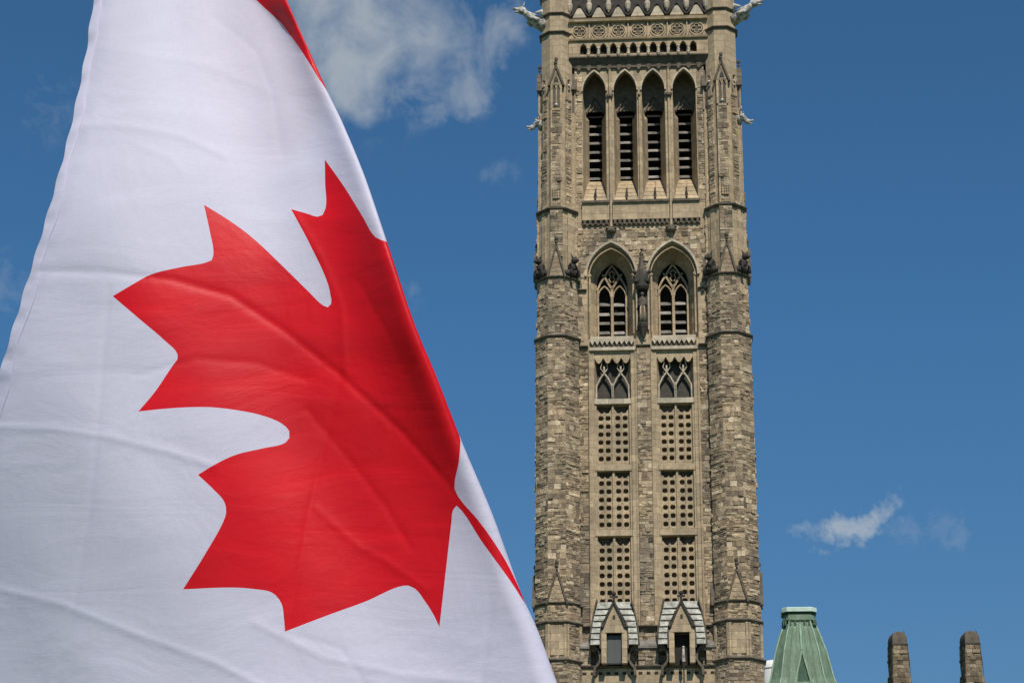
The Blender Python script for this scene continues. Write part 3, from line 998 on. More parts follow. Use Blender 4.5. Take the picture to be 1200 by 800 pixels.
# shafts standing on the faces of the upper storeys
for k_ in range(8):
    def f_mid(b, k_=k_):
        b.box(-.36, .36, -.13, .05, 47.5, 51.7, 0, .55)
        b.stones((-.36, -.13, 0), (1, 0, 0), (0, -1, 0), .72, 47.5, 51.6, 0, .45, seed=300 + k_, quoin=True, lrow=(.25, .5))
    def f_mid_d(b, k_=k_):
        b.box(-.16, .16, -.06, .05, 47.5, 51.7, 1)
    on_face(body, k_, 1.0, f_mid if k_ % 2 == 0 else f_mid_d)

    def f_up(b, k_=k_):
        b.box(-.33, .33, -.16, .05, 51.9, 57.9, 0, .5)
        b.stones((-.33, -.16, 0), (1, 0, 0), (0, -1, 0), .66, 51.9, 57.8, 0, .5, seed=320 + k_, quoin=True, lrow=(.22, .5))
        for s_ in (-1, 1):
            b.box(*sorted((s_ * .33, s_ * .24)), -.2, -.15, 51.9, 59.6, 1)
        b.box(-.33, .33, -.20, .05, 57.9, 58.05, 1)
        b.box(-.25, .25, -.09, .05, 58.05, 59.9, 2)  # dark backing paints the shade behind the colonnettes
        b.prism([(-.30, 59.4), (.30, 59.4), (.30, 59.7), (0, 60.6), (-.30, 59.7)], -.10, .3, 1)
        for s_ in (-1, 0, 1):
            b.tube([(s_ * .235, -.14, 58.05), (s_ * .235, -.14, 59.35)], .045, 6, 1)
        b.ball((0, -.17, 58.25), .11, 3, nu=6, nv=4)
        for s_ in (-1, 1):
            b.bar(arch(s_ * .12, .11, 59.3, 59.6, 4), .04, -.2, -.1, 1)
        b.box(-.2, .2, -.24, -.14, 52.35, 52.85, 2)
        for q in range(3):
            b.box(-.17 + q * .13, -.11 + q * .13, -.27, -.2, 52.35, 52.85, 1)
            b.box(-.2, .2, -.265, -.2, 52.4 + q * .16, 52.45 + q * .16, 1)
    def f_up_d(b, k_=k_):
        b.box(-.2, .2, -.08, .05, 51.9, 58.6, 0, .5)
        b.stones((-.2, -.08, 0), (1, 0, 0), (0, -1, 0), .4, 51.9, 58.6, 0, .75, seed=340 + k_, quoin=True, lrow=(.2, .4))
        b.box(-.14, -.08, -.12, -.07, 55.0, 59.2, 1)
        b.box(-.2, .2, -.14, .05, 58.6, 58.7, 2)
        b.octo(0, 0.0, [(.13, 58.7), (.12, 59.5), (.02, 60.3)], 0, .45, 4)
        for q in range(3):
            b.ball((0, -.14, 59.3 + q * .33), .08, 2 if q != 1 else 3, nu=6, nv=4)
    on_face(body, k_, .88, f_up if k_ % 2 == 0 else f_up_d)
body.build('turret_body', ['rubble', 'ashlar', 'soot_shade', 'white_stone'], turret)
for ap, z, pr in ((.88, 65.5, .12), (.88, 64.25, .13), (.88, 63.02, .15), (1.08, 51.72, .13), (1.13, 47.55, .13), (1.19, 44.02, .12), (1.19, 28.95, .13), (1.22, 27.9, .13), (1.28, 25.85, .15)):
    mb = MB()
    ring(mb, ap, z, pr)
    mb.build('string_course', 'soot_shade', turret)  # ring darkened for soot plus its painted shadow line


def gable(z0, z1, hw, ap, kfaces, name='gable', open_=False, steps=True):
    for k_ in kfaces:
        mb = MB()
        def f(b):
            b.prism([(-hw, z0), (hw, z0), (0, z1 - .1)], -.16, .1, 0, .55)
            if not open_:
                g2 = random.Random(k_ + int(z0))
                zz = z0
                while zz < z1 - .5:
                    wv = hw * (1 - (zz - z0) / (z1 - z0)) * .8
                    h_ = g2.uniform(.2, .32)
                    wt = hw * (1 - (zz + h_ - z0) / (z1 - z0)) * .8
                    b.prism([(-wv, zz + .01), (wv, zz + .01), (wt, zz + h_ - .01), (-wt, zz + h_ - .01)], -.19, -.16, 0, g2.uniform(.3, .8))
                    zz += h_
            else:
                b.prism(arch(0, .13, z0 + .15, z0 + .55, 4), -.18, -.15, 2)  # dark patch painted as the shade of a small niche
            b.bar([(-hw - .10, z0 - .08), (0, z1), (hw + .10, z0 - .08)][0:2], .105, -.25, .08, 1)
            b.bar([(0, z1), (hw + .10, z0 - .08)], .105, -.25, .08, 1)
            b.tube([(0, -.1, z1 - .05), (0, -.1, z1 + .35)], .04, 6, 1)
            b.ball((0, -.1, z1 + .45), .115, 1, nu=7, nv=4, sq=(1, 1, 1.3))
            b.ball((0, -.1, z1 + .22), .09, 1, nu=6, nv=4)
            if open_:
                for q in (1, 2, 3):
                    for s_ in (-1, 1):
                        fx = hw * q / 4
                        b.ball((s_ * (fx + .06), -.15, z1 - (z1 - z0) * q / 4 + .06), .05, 3, nu=6, nv=4)
        on_face(mb, k_, ap, f)
        mb.build(name, ['rubble', 'soot_shade', 'black_stone', 'ashlar'], turret)


gable(28.95, 30.75, .46, 1.13, (0, 2, 4, 6))
gable(47.6, 49.45, .40, 1.08, (0, 2, 4, 6))
gable(59.55, 60.75, .34, .92, (0, 2, 4, 6), open_=True)


def beast(mb, big=1.0):
    """crouching carved beast: haunches, chest, head with muzzle and ears, forelegs"""
    k_ = big
    mb.ball((0, -.10 * k_, .16 * k_), .22 * k_, 0, sq=(1, 1.0, .9))
    mb.ball((0, -.20 * k_, .38 * k_), .17 * k_, 0, sq=(1, .9, 1.2))
    mb.ball((0, -.33 * k_, .60 * k_), .13 * k_, 0)
    mb.ball((0, -.46 * k_, .56 * k_), .07 * k_, 0)
    for s_ in (-1, 1):
        mb.tube([(s_ * .1 * k_, -.24 * k_, .42 * k_), (s_ * .16 * k_, -.34 * k_, .22 * k_), (s_ * .13 * k_, -.38 * k_, .0)], [.07 * k_, .055 * k_, .06 * k_], 6, 0)
        mb.tube([(s_ * .07 * k_, -.30 * k_, .68 * k_), (s_ * .12 * k_, -.27 * k_, .82 * k_)], [.04 * k_, .01 * k_], 5, 0)
        mb.ball((s_ * .2 * k_, -.12 * k_, .14 * k_), .13 * k_, 0, nu=6, nv=4)
        mb.tube([(s_ * .08 * k_, .02, .45 * k_), (s_ * .22 * k_, .05, .75 * k_), (s_ * .3 * k_, .0, .5 * k_)], [.05 * k_, .07 * k_, .02 * k_], 5, 0, flat=.5)


for k_ in (1, 7, 3, 5):
    mb = MB()
    on_face(mb, k_, 1.10, lambda b: (beast(b, 1.6), [b.v.__setitem__(j, (v_[0], v_[1] + .18, v_[2] + 47.62)) for j, v_ in enumerate(b.v)]))
    mb.build('grotesque', 'black_stone', turret, True)


def gargoyle(L, z, ang, ap, name='gargoyle', head=1.0, rise=.55, mats=('white_stone', 'soot_shade')):
    """a long-necked beast leaning out from the turret, wings folded back"""
    mb = MB()
    h = head
    mb.tube([(0, .1, -.25), (0, -.25 * L, -.05), (0, -.55 * L, .22 * rise * L), (0, -.80 * L, .42 * rise * L), (0, -.92 * L, .56 * rise * L)], [.27 * h, .25 * h, .20 * h, .13 * h, .12 * h], 8, 0)
    hd = (0, -1.0 * L, .60 * rise * L)
    mb.ball(hd, .17 * h, 0, sq=(.9, 1.2, 1))
    mb.tube([(0, hd[1] - .08, hd[2] - .0), (0, hd[1] - .36 * h, hd[2] + .03)], [.10 * h, .055 * h], 6, 0)
    mb.tube([(0, hd[1] - .06, hd[2] - .08), (0, hd[1] - .30 * h, hd[2] - .16)], [.07 * h, .035 * h], 6, 0)
    for s_ in (-1, 1):
        mb.tube([(s_ * .08, hd[1] + .05, hd[2] + .12 * h), (s_ * .13, hd[1] + .12, hd[2] + .36 * h)], [.055 * h, .012], 5, 0)
        mb.tube([(s_ * .18 * h, -.30 * L, -.02), (s_ * .27 * h, -.50 * L, -.08), (s_ * .2 * h, -.66 * L, .06)], [.10 * h, .085 * h, .06 * h], 6, 0)
        mb.tube([(s_ * .18 * h, -.12, .12), (s_ * .34 * h, -.22 * L, .42), (s_ * .25 * h, -.48 * L, .36)], [.08 * h, .13 * h, .03 * h], 6, 0, flat=.4)
        mb.ball((s_ * .14, -.62 * L, .24 * rise * L + .05), .10 * h, 0, nu=6, nv=4)
    c, s2 = math.cos(ang), math.sin(ang)
    # -y axis of the beast turns to the direction ang (measured like oct faces)
    for j, (x, y, z_) in enumerate(mb.v):
        r_ = -y + ap
        mb.v[j] = (r_ * c - x * s2, r_ * s2 + x * c, z_ + z)
    return mb.build(name, mats[0], turret, True)


gargoyle(1.32, 64.0, -math.pi * .88, .85, head=1.5, rise=.72)
gargoyle(.52, 57.5, -math.pi * .9, .98, head=.95, rise=-1.2)

turrets = [turret]
for (x, y, mirror, rz) in ((TC, TD, True, 0), (-TC, 2 * CY - TD, False, -90), (TC, 2 * CY - TD, True, 90)):
    t2 = copy_tree(turret, tower)
    t2.location = (x, y, 0)
    if mirror:
        t2.scale = (-1, 1, 1)
    t2.rotation_euler = (0, 0, R(rz))
    turrets.append(t2)

# --- dormers at the foot of the bays
dorm = empty('dormer', (-1.76, 0, 0), 0, tower)
dr = MB()
NC = 7
for q in range(NC):                 # stepped lead courses rising back to the wall on both sides of the gable
    f0, f1 = q / NC, (q + 1) / NC
    z0, z1 = 26.72 + 2.45 * f0, 26.72 + 2.45 * f1
    xo0 = 1.26 - .10 * f0 - .30 * f0 ** 2.2
    xo1 = 1.26 - .10 * f1 - .30 * f1 ** 2.2
    xi0 = .78 - .10 * f0 if f0 < .45 else max(.02, .735 - 1.28 * (f0 - .45))
    xi1 = .78 - .10 * f1 if f1 < .45 else max(.02, .735 - 1.28 * (f1 - .45))
    y0, y1 = .02 + .86 * f0 ** .8, .02 + .86 * f1 ** .8
    for s_ in (-1, 1):
        a = [(s_ * xo0, y0, z0), (s_ * xi0, y0 - .02, z0), (s_ * xi1, y1 - .02, z1), (s_ * xo1, y1, z1)]
        b = [(p[0] * .995, p[1] - .15, p[2] - .05) if i in (0, 1) else (p[0], p[1] - .015, p[2]) for i, p in enumerate(a)]
        back = [(p[0], 1.0, p[2]) for p in a]
        fs = [(0, 1, 2, 3), (4, 5, 1, 0), (0, 3, 7, 4), (1, 5, 6, 2), (3, 2, 6, 7)]
        if s_ < 0:
            fs = [tuple(reversed(f)) for f in fs]
        dr.idx(b + back, fs, 0)
for s_ in (-1, 1):
    # dark scroll bracket carrying the roof foot
    dr.bar([(s_ * 1.22, 26.68), (s_ * .95, 26.55), (s_ * .78, 26.3), (s_ * .74, 25.95), (s_ * .86, 25.72), (s_ * 1.05, 25.5), (s_ * 1.08, 25.1)], .13, .2, .95, 1)
    dr.ball((s_ * 1.08, .35, 26.5), .16, 1)
    dr.bar([(s_ * 1.31, 26.75), (s_ * 1.24, 27.7), (s_ * 1.1, 28.5), (s_ * .92, 29.25)], .07, .5, 1.0, 1)
    dr.bar([(s_ * .74, 26.5), (s_ * .72, 27.3), (s_ * .63, 27.95)], .07, -.02, .6, 1)
dr.build('roof', ['lead', 'soot_shade'], dorm)
gf = MB()
for s_ in (-1, 1):
    gf.box(*sorted((s_ * .40, s_ * .68)), -.02, 1.0, 25.7, 27.3, 0)
gf.prism([(-.68, 27.3), (.68, 27.3), (.5, 27.85), (.02, 28.85), (-.02, 28.85), (-.5, 27.85)], -.02, .95, 0)
gf.box(-.16 + .1, .06, -.05, -.01, 28.05, 28.25, 1)
gf.box(-.44, .44, -.06, .3, 27.3, 27.38, 0)
gf.build('gable', ['ashlar', 'black_stone'], dorm)
cp = MB()
for s_ in (-1, 1):
    cp.bar([(s_ * .60, 27.62), (s_ * .40, 28.15), (0, 29.0)], .10, -.14, .7, 0)
    cp.ball((s_ * .62, -.05, 27.62), .10, 0)
    for q in range(3):
        cp.ball((s_ * (.5 - .13 * q), -.08, 27.98 + .31 * q), .06, 0, nu=6, nv=4)
cp.tube([(0, 0, 28.95), (0, 0, 29.4)], .06, 6, 0)
cp.box(-.22, .22, -.05, .05, 29.2, 29.3, 0)
cp.ball((0, 0, 29.42), .13, 0)
cp.build('coping', 'black_stone', dorm)
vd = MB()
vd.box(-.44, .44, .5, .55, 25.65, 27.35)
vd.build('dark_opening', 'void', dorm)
dorm2 = copy_tree(dorm, tower)
dorm2.location = (1.80, 0, 0)
dd = MB()
dd.box(-.39, .39, .22, .3, 25.7, 27.22)
dd.box(-.36, -.02, .20, .22, 25.75, 27.17)
dd.box(.02, .36, .20, .22, 25.75, 27.17)
dd.build('door', 'door_panel', dorm)
lb = MB()
lb.tube([(.06, .02, 25.75), (.06, -.02, 26.1), (.06, -.02, 26.45)], [.10, .08, .05], 8, 0)
lb.tube([(.06, -.02, 24.6), (.06, -.02, 25.72)], .035, 6, 1)
lb.ball((.06, -.02, 26.5), .08, 0)
lb.build('lamp_bracket', ['white_stone', 'black_stone'], dorm2)

# ------------------------------------------------------------------ buildings behind, right of the tower


def tower_local(px, py, yl):
    """tower-frame point where the sight line through a photo point meets the plane y = yl"""
    inv = Matrix.Rotation(-TROT, 3, 'Z')
    o_ = inv @ (CAM - TW)
    d_ = inv @ ray(px, py)
    return o_ + d_ * ((yl - o_.y) / d_.y)


def frame_empty(name, lx, ly, lz):
    p = TW + Matrix.Rotation(TROT, 3, 'Z') @ Vector((lx, ly, lz))
    return empty(name, p, TROT)


RY = 26.0
zb = 21.0
# main block, its top below the edge of the photograph
bld = empty('parliament_block', TW, TROT)
tag(bld, 'long Gothic sandstone parliament block with copper roof behind the tower foot', 'building')
mb = MB()
mb.box(-60, 60, 14, 44, 0, 17, 1)
mb.stones((-60, 14, 0), (1, 0, 0), (0, -1, 0), 120, 1, 17, 0, .4, seed=99, hrow=(.5, .8), lrow=(.9, 2.0), dep=.03)
mb.build('wall', ['rubble', 'ashlar'], bld)
mb = MB()
mb.loft([[(-61, 13.2, 17.003), (61, 13.2, 17.003), (61, 45, 17.003), (-61, 45, 17.003)], [(-55, 20, 22), (55, 20, 22), (55, 38, 22), (-55, 38, 22)]], 0, .5, True, True, True)
mb.build('roof', 'copper', bld)
for fl in (3.0, 8.0, 13.0):
    for i in range(18):
        x = -54 + i * 6.3
        if abs(x) < 8:
            continue
        mb = MB()
        mb.prism(opening(x, .9, fl - 1.6, fl + 1.0, fl + 2.1, 5), 13.88, 13.93, 1)
        mb.bar(arch(x, 1.0, fl + 1.0, fl + 2.2, 5), .2, 13.75, 13.92, 0)
        mb.bar([(x, fl - 1.6), (x, fl + 2.0)], .16, 13.8, 13.9, 0)
        mb.build('window', ['trim', 'glass'], bld)

# copper-clad roof turret
pc = tower_local(937.5, 760, RY)
ct = frame_empty('copper_roof_turret', pc.x, RY, 22.0)
tag(ct, 'green verdigris copper spire roof with flat pale cap right of the stone tower', 'roof turret')


def lz(px, py, yl=RY):
    return tower_local(px, py, yl).z - 22.0


z_cap, z_neck, z_mid, z_low = lz(937, 715), lz(937, 731), lz(937, 765), lz(937, 800)
sc_ = 1.0 / (FPX / (ray(937, 760).length * 0 + (tower_local(937, 760, RY) - Matrix.Rotation(-TROT, 3, 'Z') @ (CAM - TW)).length))   # metres per photo pixel there
cc = 1.35                                                       # the roof's centre lies behind its front face
rfm = MB()
prof = [(cc + .0, z_neck), (cc + .10, z_neck - .5), (cc + .28, z_neck - 1.2), (cc + .52, z_mid - .0), (cc + .95, (z_mid + z_low) / 2 - .1), (cc + 1.25, z_low - .3), (cc + 2.4, 2.2), (cc + 3.0, .6), (cc + 3.0, 0)]
prof = [(.98, z_neck), (1.04, lz(937, 737)), (1.25, lz(937, 747)), (1.60, lz(937, 768)), (1.98, lz(937, 800)), (2.6, z_low - 1.6), (3.3, 1.2), (3.5, 0)]


def ch_ring(a, z, ch=.33):
    c_ = a * (1 - ch)
    return [(-c_, -a, z), (c_, -a, z), (a, -c_, z), (a, c_, z), (c_, a, z), (-c_, a, z), (-a, c_, z), (-a, -c_, z)]


rfm.loft([ch_ring(a, z) for a, z in prof], 0, .5, True, True, True)
rfm.build('roof', 'copper', ct)
rb = MB()
for i in range(8):
    pts = [ch_ring(a + .015, z)[i] for a, z in prof[:-1]]
    rb.tube(pts, [.055] * len(pts), 6, 0)
for fx in (0.0,):
    for sg in ((0, -1), (1, 0), (-1, 0), (0, 1)):
        pts = [(sg[0] * (a + .02), sg[1] * (a + .02), z) for a, z in prof[:5]]
        rb.tube(pts, [.05, .09, .10, .05, .02], 6, 0)
for t_ in (-.62, -.31, .31, .62):
    for sg in (-1, 1):
        pts = [(t_ * a * .68, sg * (a + .005), z) for a, z in prof[:-1]]
        rb.tube(pts, .018, 4, 1)
        pts = [(sg * (a + .005), t_ * a * .68, z) for a, z in prof[:-1]]
        rb.tube(pts, .018, 4, 1)
rb.build('ribs', ['copper_rib', 'copper'], ct)
cpm = MB()
a0 = prof[0][0]
cpm.loft([ch_ring(a, z, .28) for a, z in ((a0 - .02, z_neck - .02), (a0 + .10, z_neck + .04), (a0 + .10, z_neck + .16), (a0 - .0, z_neck + .2), (a0 - .0, z_neck + .42))], 0, .5, True, True, True)
cpm.loft([ch_ring(a, z, .28) for a, z in ((a0 - .06, z_neck + .40), (a0 - .05, z_neck + .58), (a0 + .10, z_neck + .60))], 2, .5, True, True, True)
cpm.loft([ch_ring(a, z, .28) for a, z in ((a0 + .13, z_neck + .60), (a0 + .14, z_neck + .84), (a0 + .06, z_cap), (a0 - .3, z_cap + .04))], 1, .5, True, True, True)
for i in range(7):
    x = -.9 + i * .3
    for sg in (-1, 1):
        cpm.box(x - .05, x + .05, *sorted((sg * (a0 - .05), sg * (a0 + .1))), z_neck - .28, z_neck - .0, 2)
        cpm.box(*sorted((sg * (a0 - .05), sg * (a0 + .1))), x - .05, x + .05, z_neck - .28, z_neck - .0, 2)
cpm.build('cap', ['copper', 'copper_pale', 'copper_dark'], ct)
dm = MB()                                                      # little lucarne on the front slope
zd = lz(940, 772)
zd0 = z_low - .4
yf = -(prof[4][0] + .12)
dm.prism([(-.36, zd0), (.36, zd0), (.10, zd - .4), (.0, zd + .15), (-.10, zd - .4)], yf, -.9, 0)
dm.bar([(-.5, zd0), (-.14, zd - .45), (0, zd + .2)], .09, yf - .08, -1.0, 1)
dm.bar([(.5, zd0), (.14, zd - .45), (0, zd + .2)], .09, yf - .08, -1.0, 1)
dm.box(-.5, .5, yf - .1, yf + .1, zd0 - .1, zd0, 1)
dm.build('lucarne', ['copper_dark', 'copper_rib'], ct)

# pale ventilator behind the copper roof
vp = tower_local(908, 775, 33.0)
ve = frame_empty('roof_ventilator', vp.x, 33.0, 21.9)
tag(ve, 'pale grey round-topped roof ventilator between stone tower and copper roof', 'ventilator')
vm = MB()
vr, vh = 1.1, vp.z - 21.9
vm.octo(0, 0, [(vr, 0), (vr, vh - .55), (vr - .03, vh - .35), (vr - .15, vh - .12), (vr - .4, vh), (.02, vh + .05)], 0, .5, 24)
vm.build('drum', 'pale_render', ve, True)
vm = MB()
for z in (vh - .62, vh - 2.5, vh - 4.5):
    vm.octo(0, 0, [(vr + .0, z), (vr + .04, z + .02), (vr + .04, z + .08), (vr, z + .1)], 0, .5, 24)
vm.build('hoop', 'pole', ve)

# stone chimneys
CYL = 24.0
for i, (px, label) in enumerate(((1051.5, 'rough stone chimney stack nearer the green copper roof, round-headed'),
                                 (1136.5, 'rough stone chimney stack farther from the green copper roof, round-headed'))):
    p = tower_local(px + 1.0, 737, CYL)
    if i == 0:
        chm = frame_empty('chimney', p.x, CYL + .9, 17.5)
        H = p.z - 17.5
        sh = MB()
        hw, hd_ = .44, .58
        rings = []
        gg = random.Random(5)
        z = 0
        sh.loft([[(-a, -b, z_), (a, -b, z_), (a, b, z_), (-a, b, z_)] for a, b, z_ in ((1.0, 1.0, 0), (1.0, 1.0, H - 6), (.72, .8, H - 4.4), (hw + .06, hd_ + .05, H - 2.8), (hw, hd_, H - 1.2), (hw - .02, hd_, H - .7))], 0, .3, True, True, True)
        for (z0, z1, a, b) in ((H - 6, H - 4.4, .9, .9), (H - 4.4, H - 2.8, .58, .68), (H - 2.8, H - 1.7, .50, .60), (H - 1.7, H - .95, .46, .58)):
            for (o_, u_, n_, L_) in (((-a, -b, 0), (1, 0, 0), (0, -1, 0), 2 * a), ((a, -b, 0), (0, 1, 0), (1, 0, 0), 2 * b), ((-a, b, 0), (0, -1, 0), (-1, 0, 0), 2 * b), ((a, b, 0), (-1, 0, 0), (0, 1, 0), 2 * a)):
                sh.stones(o_, u_, n_, L_, z0, z1, 0, .5, seed=int(z0 * 10), quoin=True, hrow=(.16, .34), lrow=(.18, .5), dep=.04)
        sh.build('shaft', 'chimney', chm)
        cap = MB()
        cap.loft([[(-a, -b, z_), (a, -b, z_), (a, b, z_), (-a, b, z_)] for a, b, z_ in ((.47, .58, H - .98), (.51, .62, H - .93), (.51, .62, H - .85), (.47, .59, H - .80))], 1, .5, True, True, True)
        prf = [(.47, -.82), (.475, -.55), (.44, -.34), (.37, -.17), (.25, -.05), (.10, .0)]
        cap.loft([[(-a, -.60 + (.48 - a) * .8, H + z_), (a, -.60 + (.48 - a) * .8, H + z_), (a, .60 - (.48 - a) * .8, H + z_), (-a, .60 - (.48 - a) * .8, H + z_)] for a, z_ in prf], 0, .2, True, True, True)
        cap.build('cap', ['soot_shade', 'black_stone'], chm)
        rod = MB()
        rod.tube([(.60, -.70, H - 8), (.56, -.68, H - 2.6), (.48, -.62, H - 1.2), (.36, -.5, H - .15), (.3, -.4, H + .03)], .018, 5, 0)
        rod.build('lightning_rod', 'black_stone', chm)
        c_ = chm
    else:
        c_ = copy_tree(chm)
        c_.location = TW + Matrix.Rotation(TROT, 3, 'Z') @ Vector((p.x, CYL + .9, 17.5))
    c_.rotation_euler = (0, 0, R(5.0))
    tag(c_, label, 'chimney', 'stone chimneys right of the copper roof')

# ------------------------------------------------------------------ the flag
FD = 6.0                                   # distance of the cloth along the view axis
XL = [(-350, 198), (-250, 175), (-120, 140), (0, 112), (60, 103), (121, 91), (181, 77), (270, 52), (352, 27), (429, 4), (520, -18), (700, -52), (800, -70), (1250, -150)]
XR = [(-350, 212), (-250, 238), (-120, 286), (0, 336), (50, 358), (110, 385), (143, 401), (203, 426), (258, 445), (297, 458), (380, 486), (440, 511), (519, 542), (602, 577), (695, 611), (740, 631), (800, 653), (900, 694), (1250, 820)]


def lerp(tab, y):
    """smooth (Catmull-Rom) interpolation of a table of (y, x)"""
    if y <= tab[0][0]:
        return tab[0][1]
    if y >= tab[-1][0]:
        return tab[-1][1]
    for i in range(len(tab) - 1):
        if y <= tab[i + 1][0]:
            (y0, a), (y1, b) = tab[i], tab[i + 1]
            t = (y - y0) / (y1 - y0)
            ma = (b - tab[i - 1][1]) / (y1 - tab[i - 1][0]) if i > 0 else (b - a) / (y1 - y0)
            mb_ = (tab[i + 2][1] - a) / (tab[i + 2][0] - y0) if i + 2 < len(tab) else (b - a) / (y1 - y0)
            h = y1 - y0
            return (2 * t ** 3 - 3 * t ** 2 + 1) * a + (t ** 3 - 2 * t * t + t) * h * ma + (-2 * t ** 3 + 3 * t * t) * b + (t ** 3 - t * t) * h * mb_


def rad(y):
    wd = lerp(XR, y) - lerp(XL, y)
    return min(.07 * wd, 9 + .022 * max(y, 0))


def wtot(y):
    wd = lerp(XR, y) - lerp(XL, y)
    return (wd - rad(y)) + math.pi * rad(y) + .46 * wd


def to_w(px, y):
    xl, xr, r = lerp(XL, y), lerp(XR, y), rad(y)
    if px <= xr - r:
        return px - xl
    return (xr - r - xl) + r * math.asin(min(1.0, (px - xr + r) / r))


def sil_w(y, extra=0.0):
    return (lerp(XR, y) - rad(y) - lerp(XL, y)) + rad(y) * math.pi / 2 + extra


def sstep(a, b, x):
    t = max(0.0, min(1.0, (x - a) / (b - a)))
    return t * t * (3 - 2 * t)


CREASES = [([(40, 318), (120, 319), (200, 327), (270, 346), (330, 385), (400, 440), (470, 505), (525, 566), (545, 590)], 2.0, 5, 1),
           ([(400, 440), (385, 500), (362, 600), (340, 725), (318, 800), (300, 900)], 1.6, 6, 1),
           ([(75, 150), (110, 146), (150, 148), (215, 160), (262, 182)], 1.5, 5, -1),
           ([(160, 170), (200, 185), (212, 200)], .8, 4, -1),
           ([(-5, 500), (60, 502), (130, 512), (200, 530), (250, 545)], 1.4, 5, -1),
           ([(0, 690), (70, 707), (160, 742), (250, 775), (310, 805)], 1.4, 6, -1),
           ([(60, 830), (85, 720), (105, 600), (115, 500), (122, 400), (128, 340)], 1.1, 7, 1),
           ([(560, 820), (575, 720), (585, 650)], 1.2, 6, 1),
           ([(345, 250), (375, 300), (400, 360), (405, 440)], 1.6, 9, -1),
           ([(440, 820), (400, 760), (350, 745)], .8, 6, 1),
           ([(250, 20), (300, 60), (320, 110), (330, 180)], 1.0, 12, 1),
           ([(370, 595), (420, 640), (450, 655), (500, 690)], 1.0, 6, -1),
           ([(360, 480), (410, 540), (450, 590), (480, 640)], 1.1, 7, 1),
           ([(420, 330), (460, 400), (490, 470)], 1.2, 8, 1),
           ([(430, 300), (470, 380), (505, 460), (520, 520)], .9, 6, -1),
           ([(160, 440), (230, 420), (300, 425), (360, 445)], 1.0, 8, 1),
           ([(300, 730), (380, 770), (470, 790), (560, 800)], 1.1, 8, -1),
           ([(150, 60), (240, 75), (320, 110)], .8, 8, -1)]


def seg_d(px, py, poly):
    best = 1e9
    for (x1, y1), (x2, y2) in zip(poly, poly[1:]):
        dx, dy = x2 - x1, y2 - y1
        t = max(0, min(1, ((px - x1) * dx + (py - y1) * dy) / (dx * dx + dy * dy)))
        d = math.hypot(px - x1 - t * dx, py - y1 - t * dy)
        best = min(best, d)
    return best


CB = [(min(p[0] for p in c[0]) - 30, max(p[0] for p in c[0]) + 30, min(p[1] for p in c[0]) - 30, max(p[1] for p in c[0]) + 30) for c in CREASES]
_lean = {}


def lean(y):
    """depth (in photo pixels at the flag) gained going up: upright cloth below, laid back towards the top"""
    yi = int(round(y / 5)) * 5
    if not _lean:
        acc = 0.0
        for q in range(1300, -405, -5):
            sl_ = .33 + .44 * sstep(560, -60, q)
            acc += sl_ * 5
            _lean[q] = acc
    lo = math.floor(y / 5) * 5
    t = (y - lo) / 5
    return _lean[lo] * (1 - t) + _lean[lo + 5] * t


def side_slope(u, y):
    low = sstep(250, 800, y)
    s_ = -(.62 + .10 * low) * (1 - sstep(.0, .42 - .06 * low, u)) + .14
    s_ -= (.46 - .22 * low) * sstep(.55 + .10 * low, .80, u)
    s_ -= (1.0 - .80 * low) * sstep(.80, 1.0, u)
    return s_


_side = {}


def side_col(yk):
    c = _side.get(yk)
    if c is None:
        acc, c = 0.0, [0.0]
        for q in range(60):
            acc += side_slope((q + .5) / 50.0, yk) / 50.0
            c.append(acc)
        _side[yk] = c
    return c


def side(u, y):
    """running sum of side_slope from the left edge, smooth in y"""
    u = max(-.05, min(1.15, u))
    yk = math.floor(y / 20.0)
    t = y / 20.0 - yk
    out = 0.0
    for kk, wgt in ((yk, 1 - t), (yk + 1, t)):
        c = side_col(kk * 20)
        x = max(0.0, u) * 50
        i = min(int(x), 59)
        v_ = c[i] + (c[i + 1] - c[i]) * (x - i) if u >= 0 else u * side_slope(0, y)
        out += v_ * wgt
    return out


BAND = [(-350, 212), (-150, 214), (-80, 236), (-32, 268), (0, 300), (27.5, 330), (58, 352), (93.5, 374), (116, 390), (1300, 2000)]


def front_depth(px, y):
    d = lean(y)
    if y < 118:                                      # the cloth folds sharply forward along the red band at the top
        e = px - lerp(BAND, y) + 1.0
        d -= .95 * min(36.0, (math.sqrt(e * e + 9) + e) / 2) * sstep(-60, 40, y)
    xl, xr = lerp(XL, y), lerp(XR, y)
    u = (px - xl) / max(20.0, xr - xl)
    # sideways slope of the cloth: left part turned away to the left, middle facing the sun, right part coming forward to the fold
    d += (xr - xl) * side(u, y)
    d += .30 * max(0.0, y - 230) ** 2 / (max(0.0, y - 230) + 120) * (1 - sstep(-.05, .62, u))
    d += 5.0 * math.sin((px * .62 + y * .35) / 62.0) * sstep(-200, 500, y) * .85
    d += 3.0 * math.sin((px * .25 - y * .8) / 48.0 + 1.1) * .85
    d += 1.3 * math.sin((px * .9 - y * .55) / 23.0 + .4) * .7
    for (c, amp, wd, sg), bb in zip(CREASES, CB):
        if bb[0] < px < bb[1] and bb[2] < y < bb[3]:
            dd = seg_d(px, y, c)
            if dd < wd * 4:
                d += 1.15 * sstep(rad(y), rad(y) + 30, lerp(XR, y) - px) * sg * amp * (.62 * math.exp(-math.sqrt(dd * dd + 3.0) / wd) + .34 * math.exp(-(dd / 3.6) ** 2))
    return d


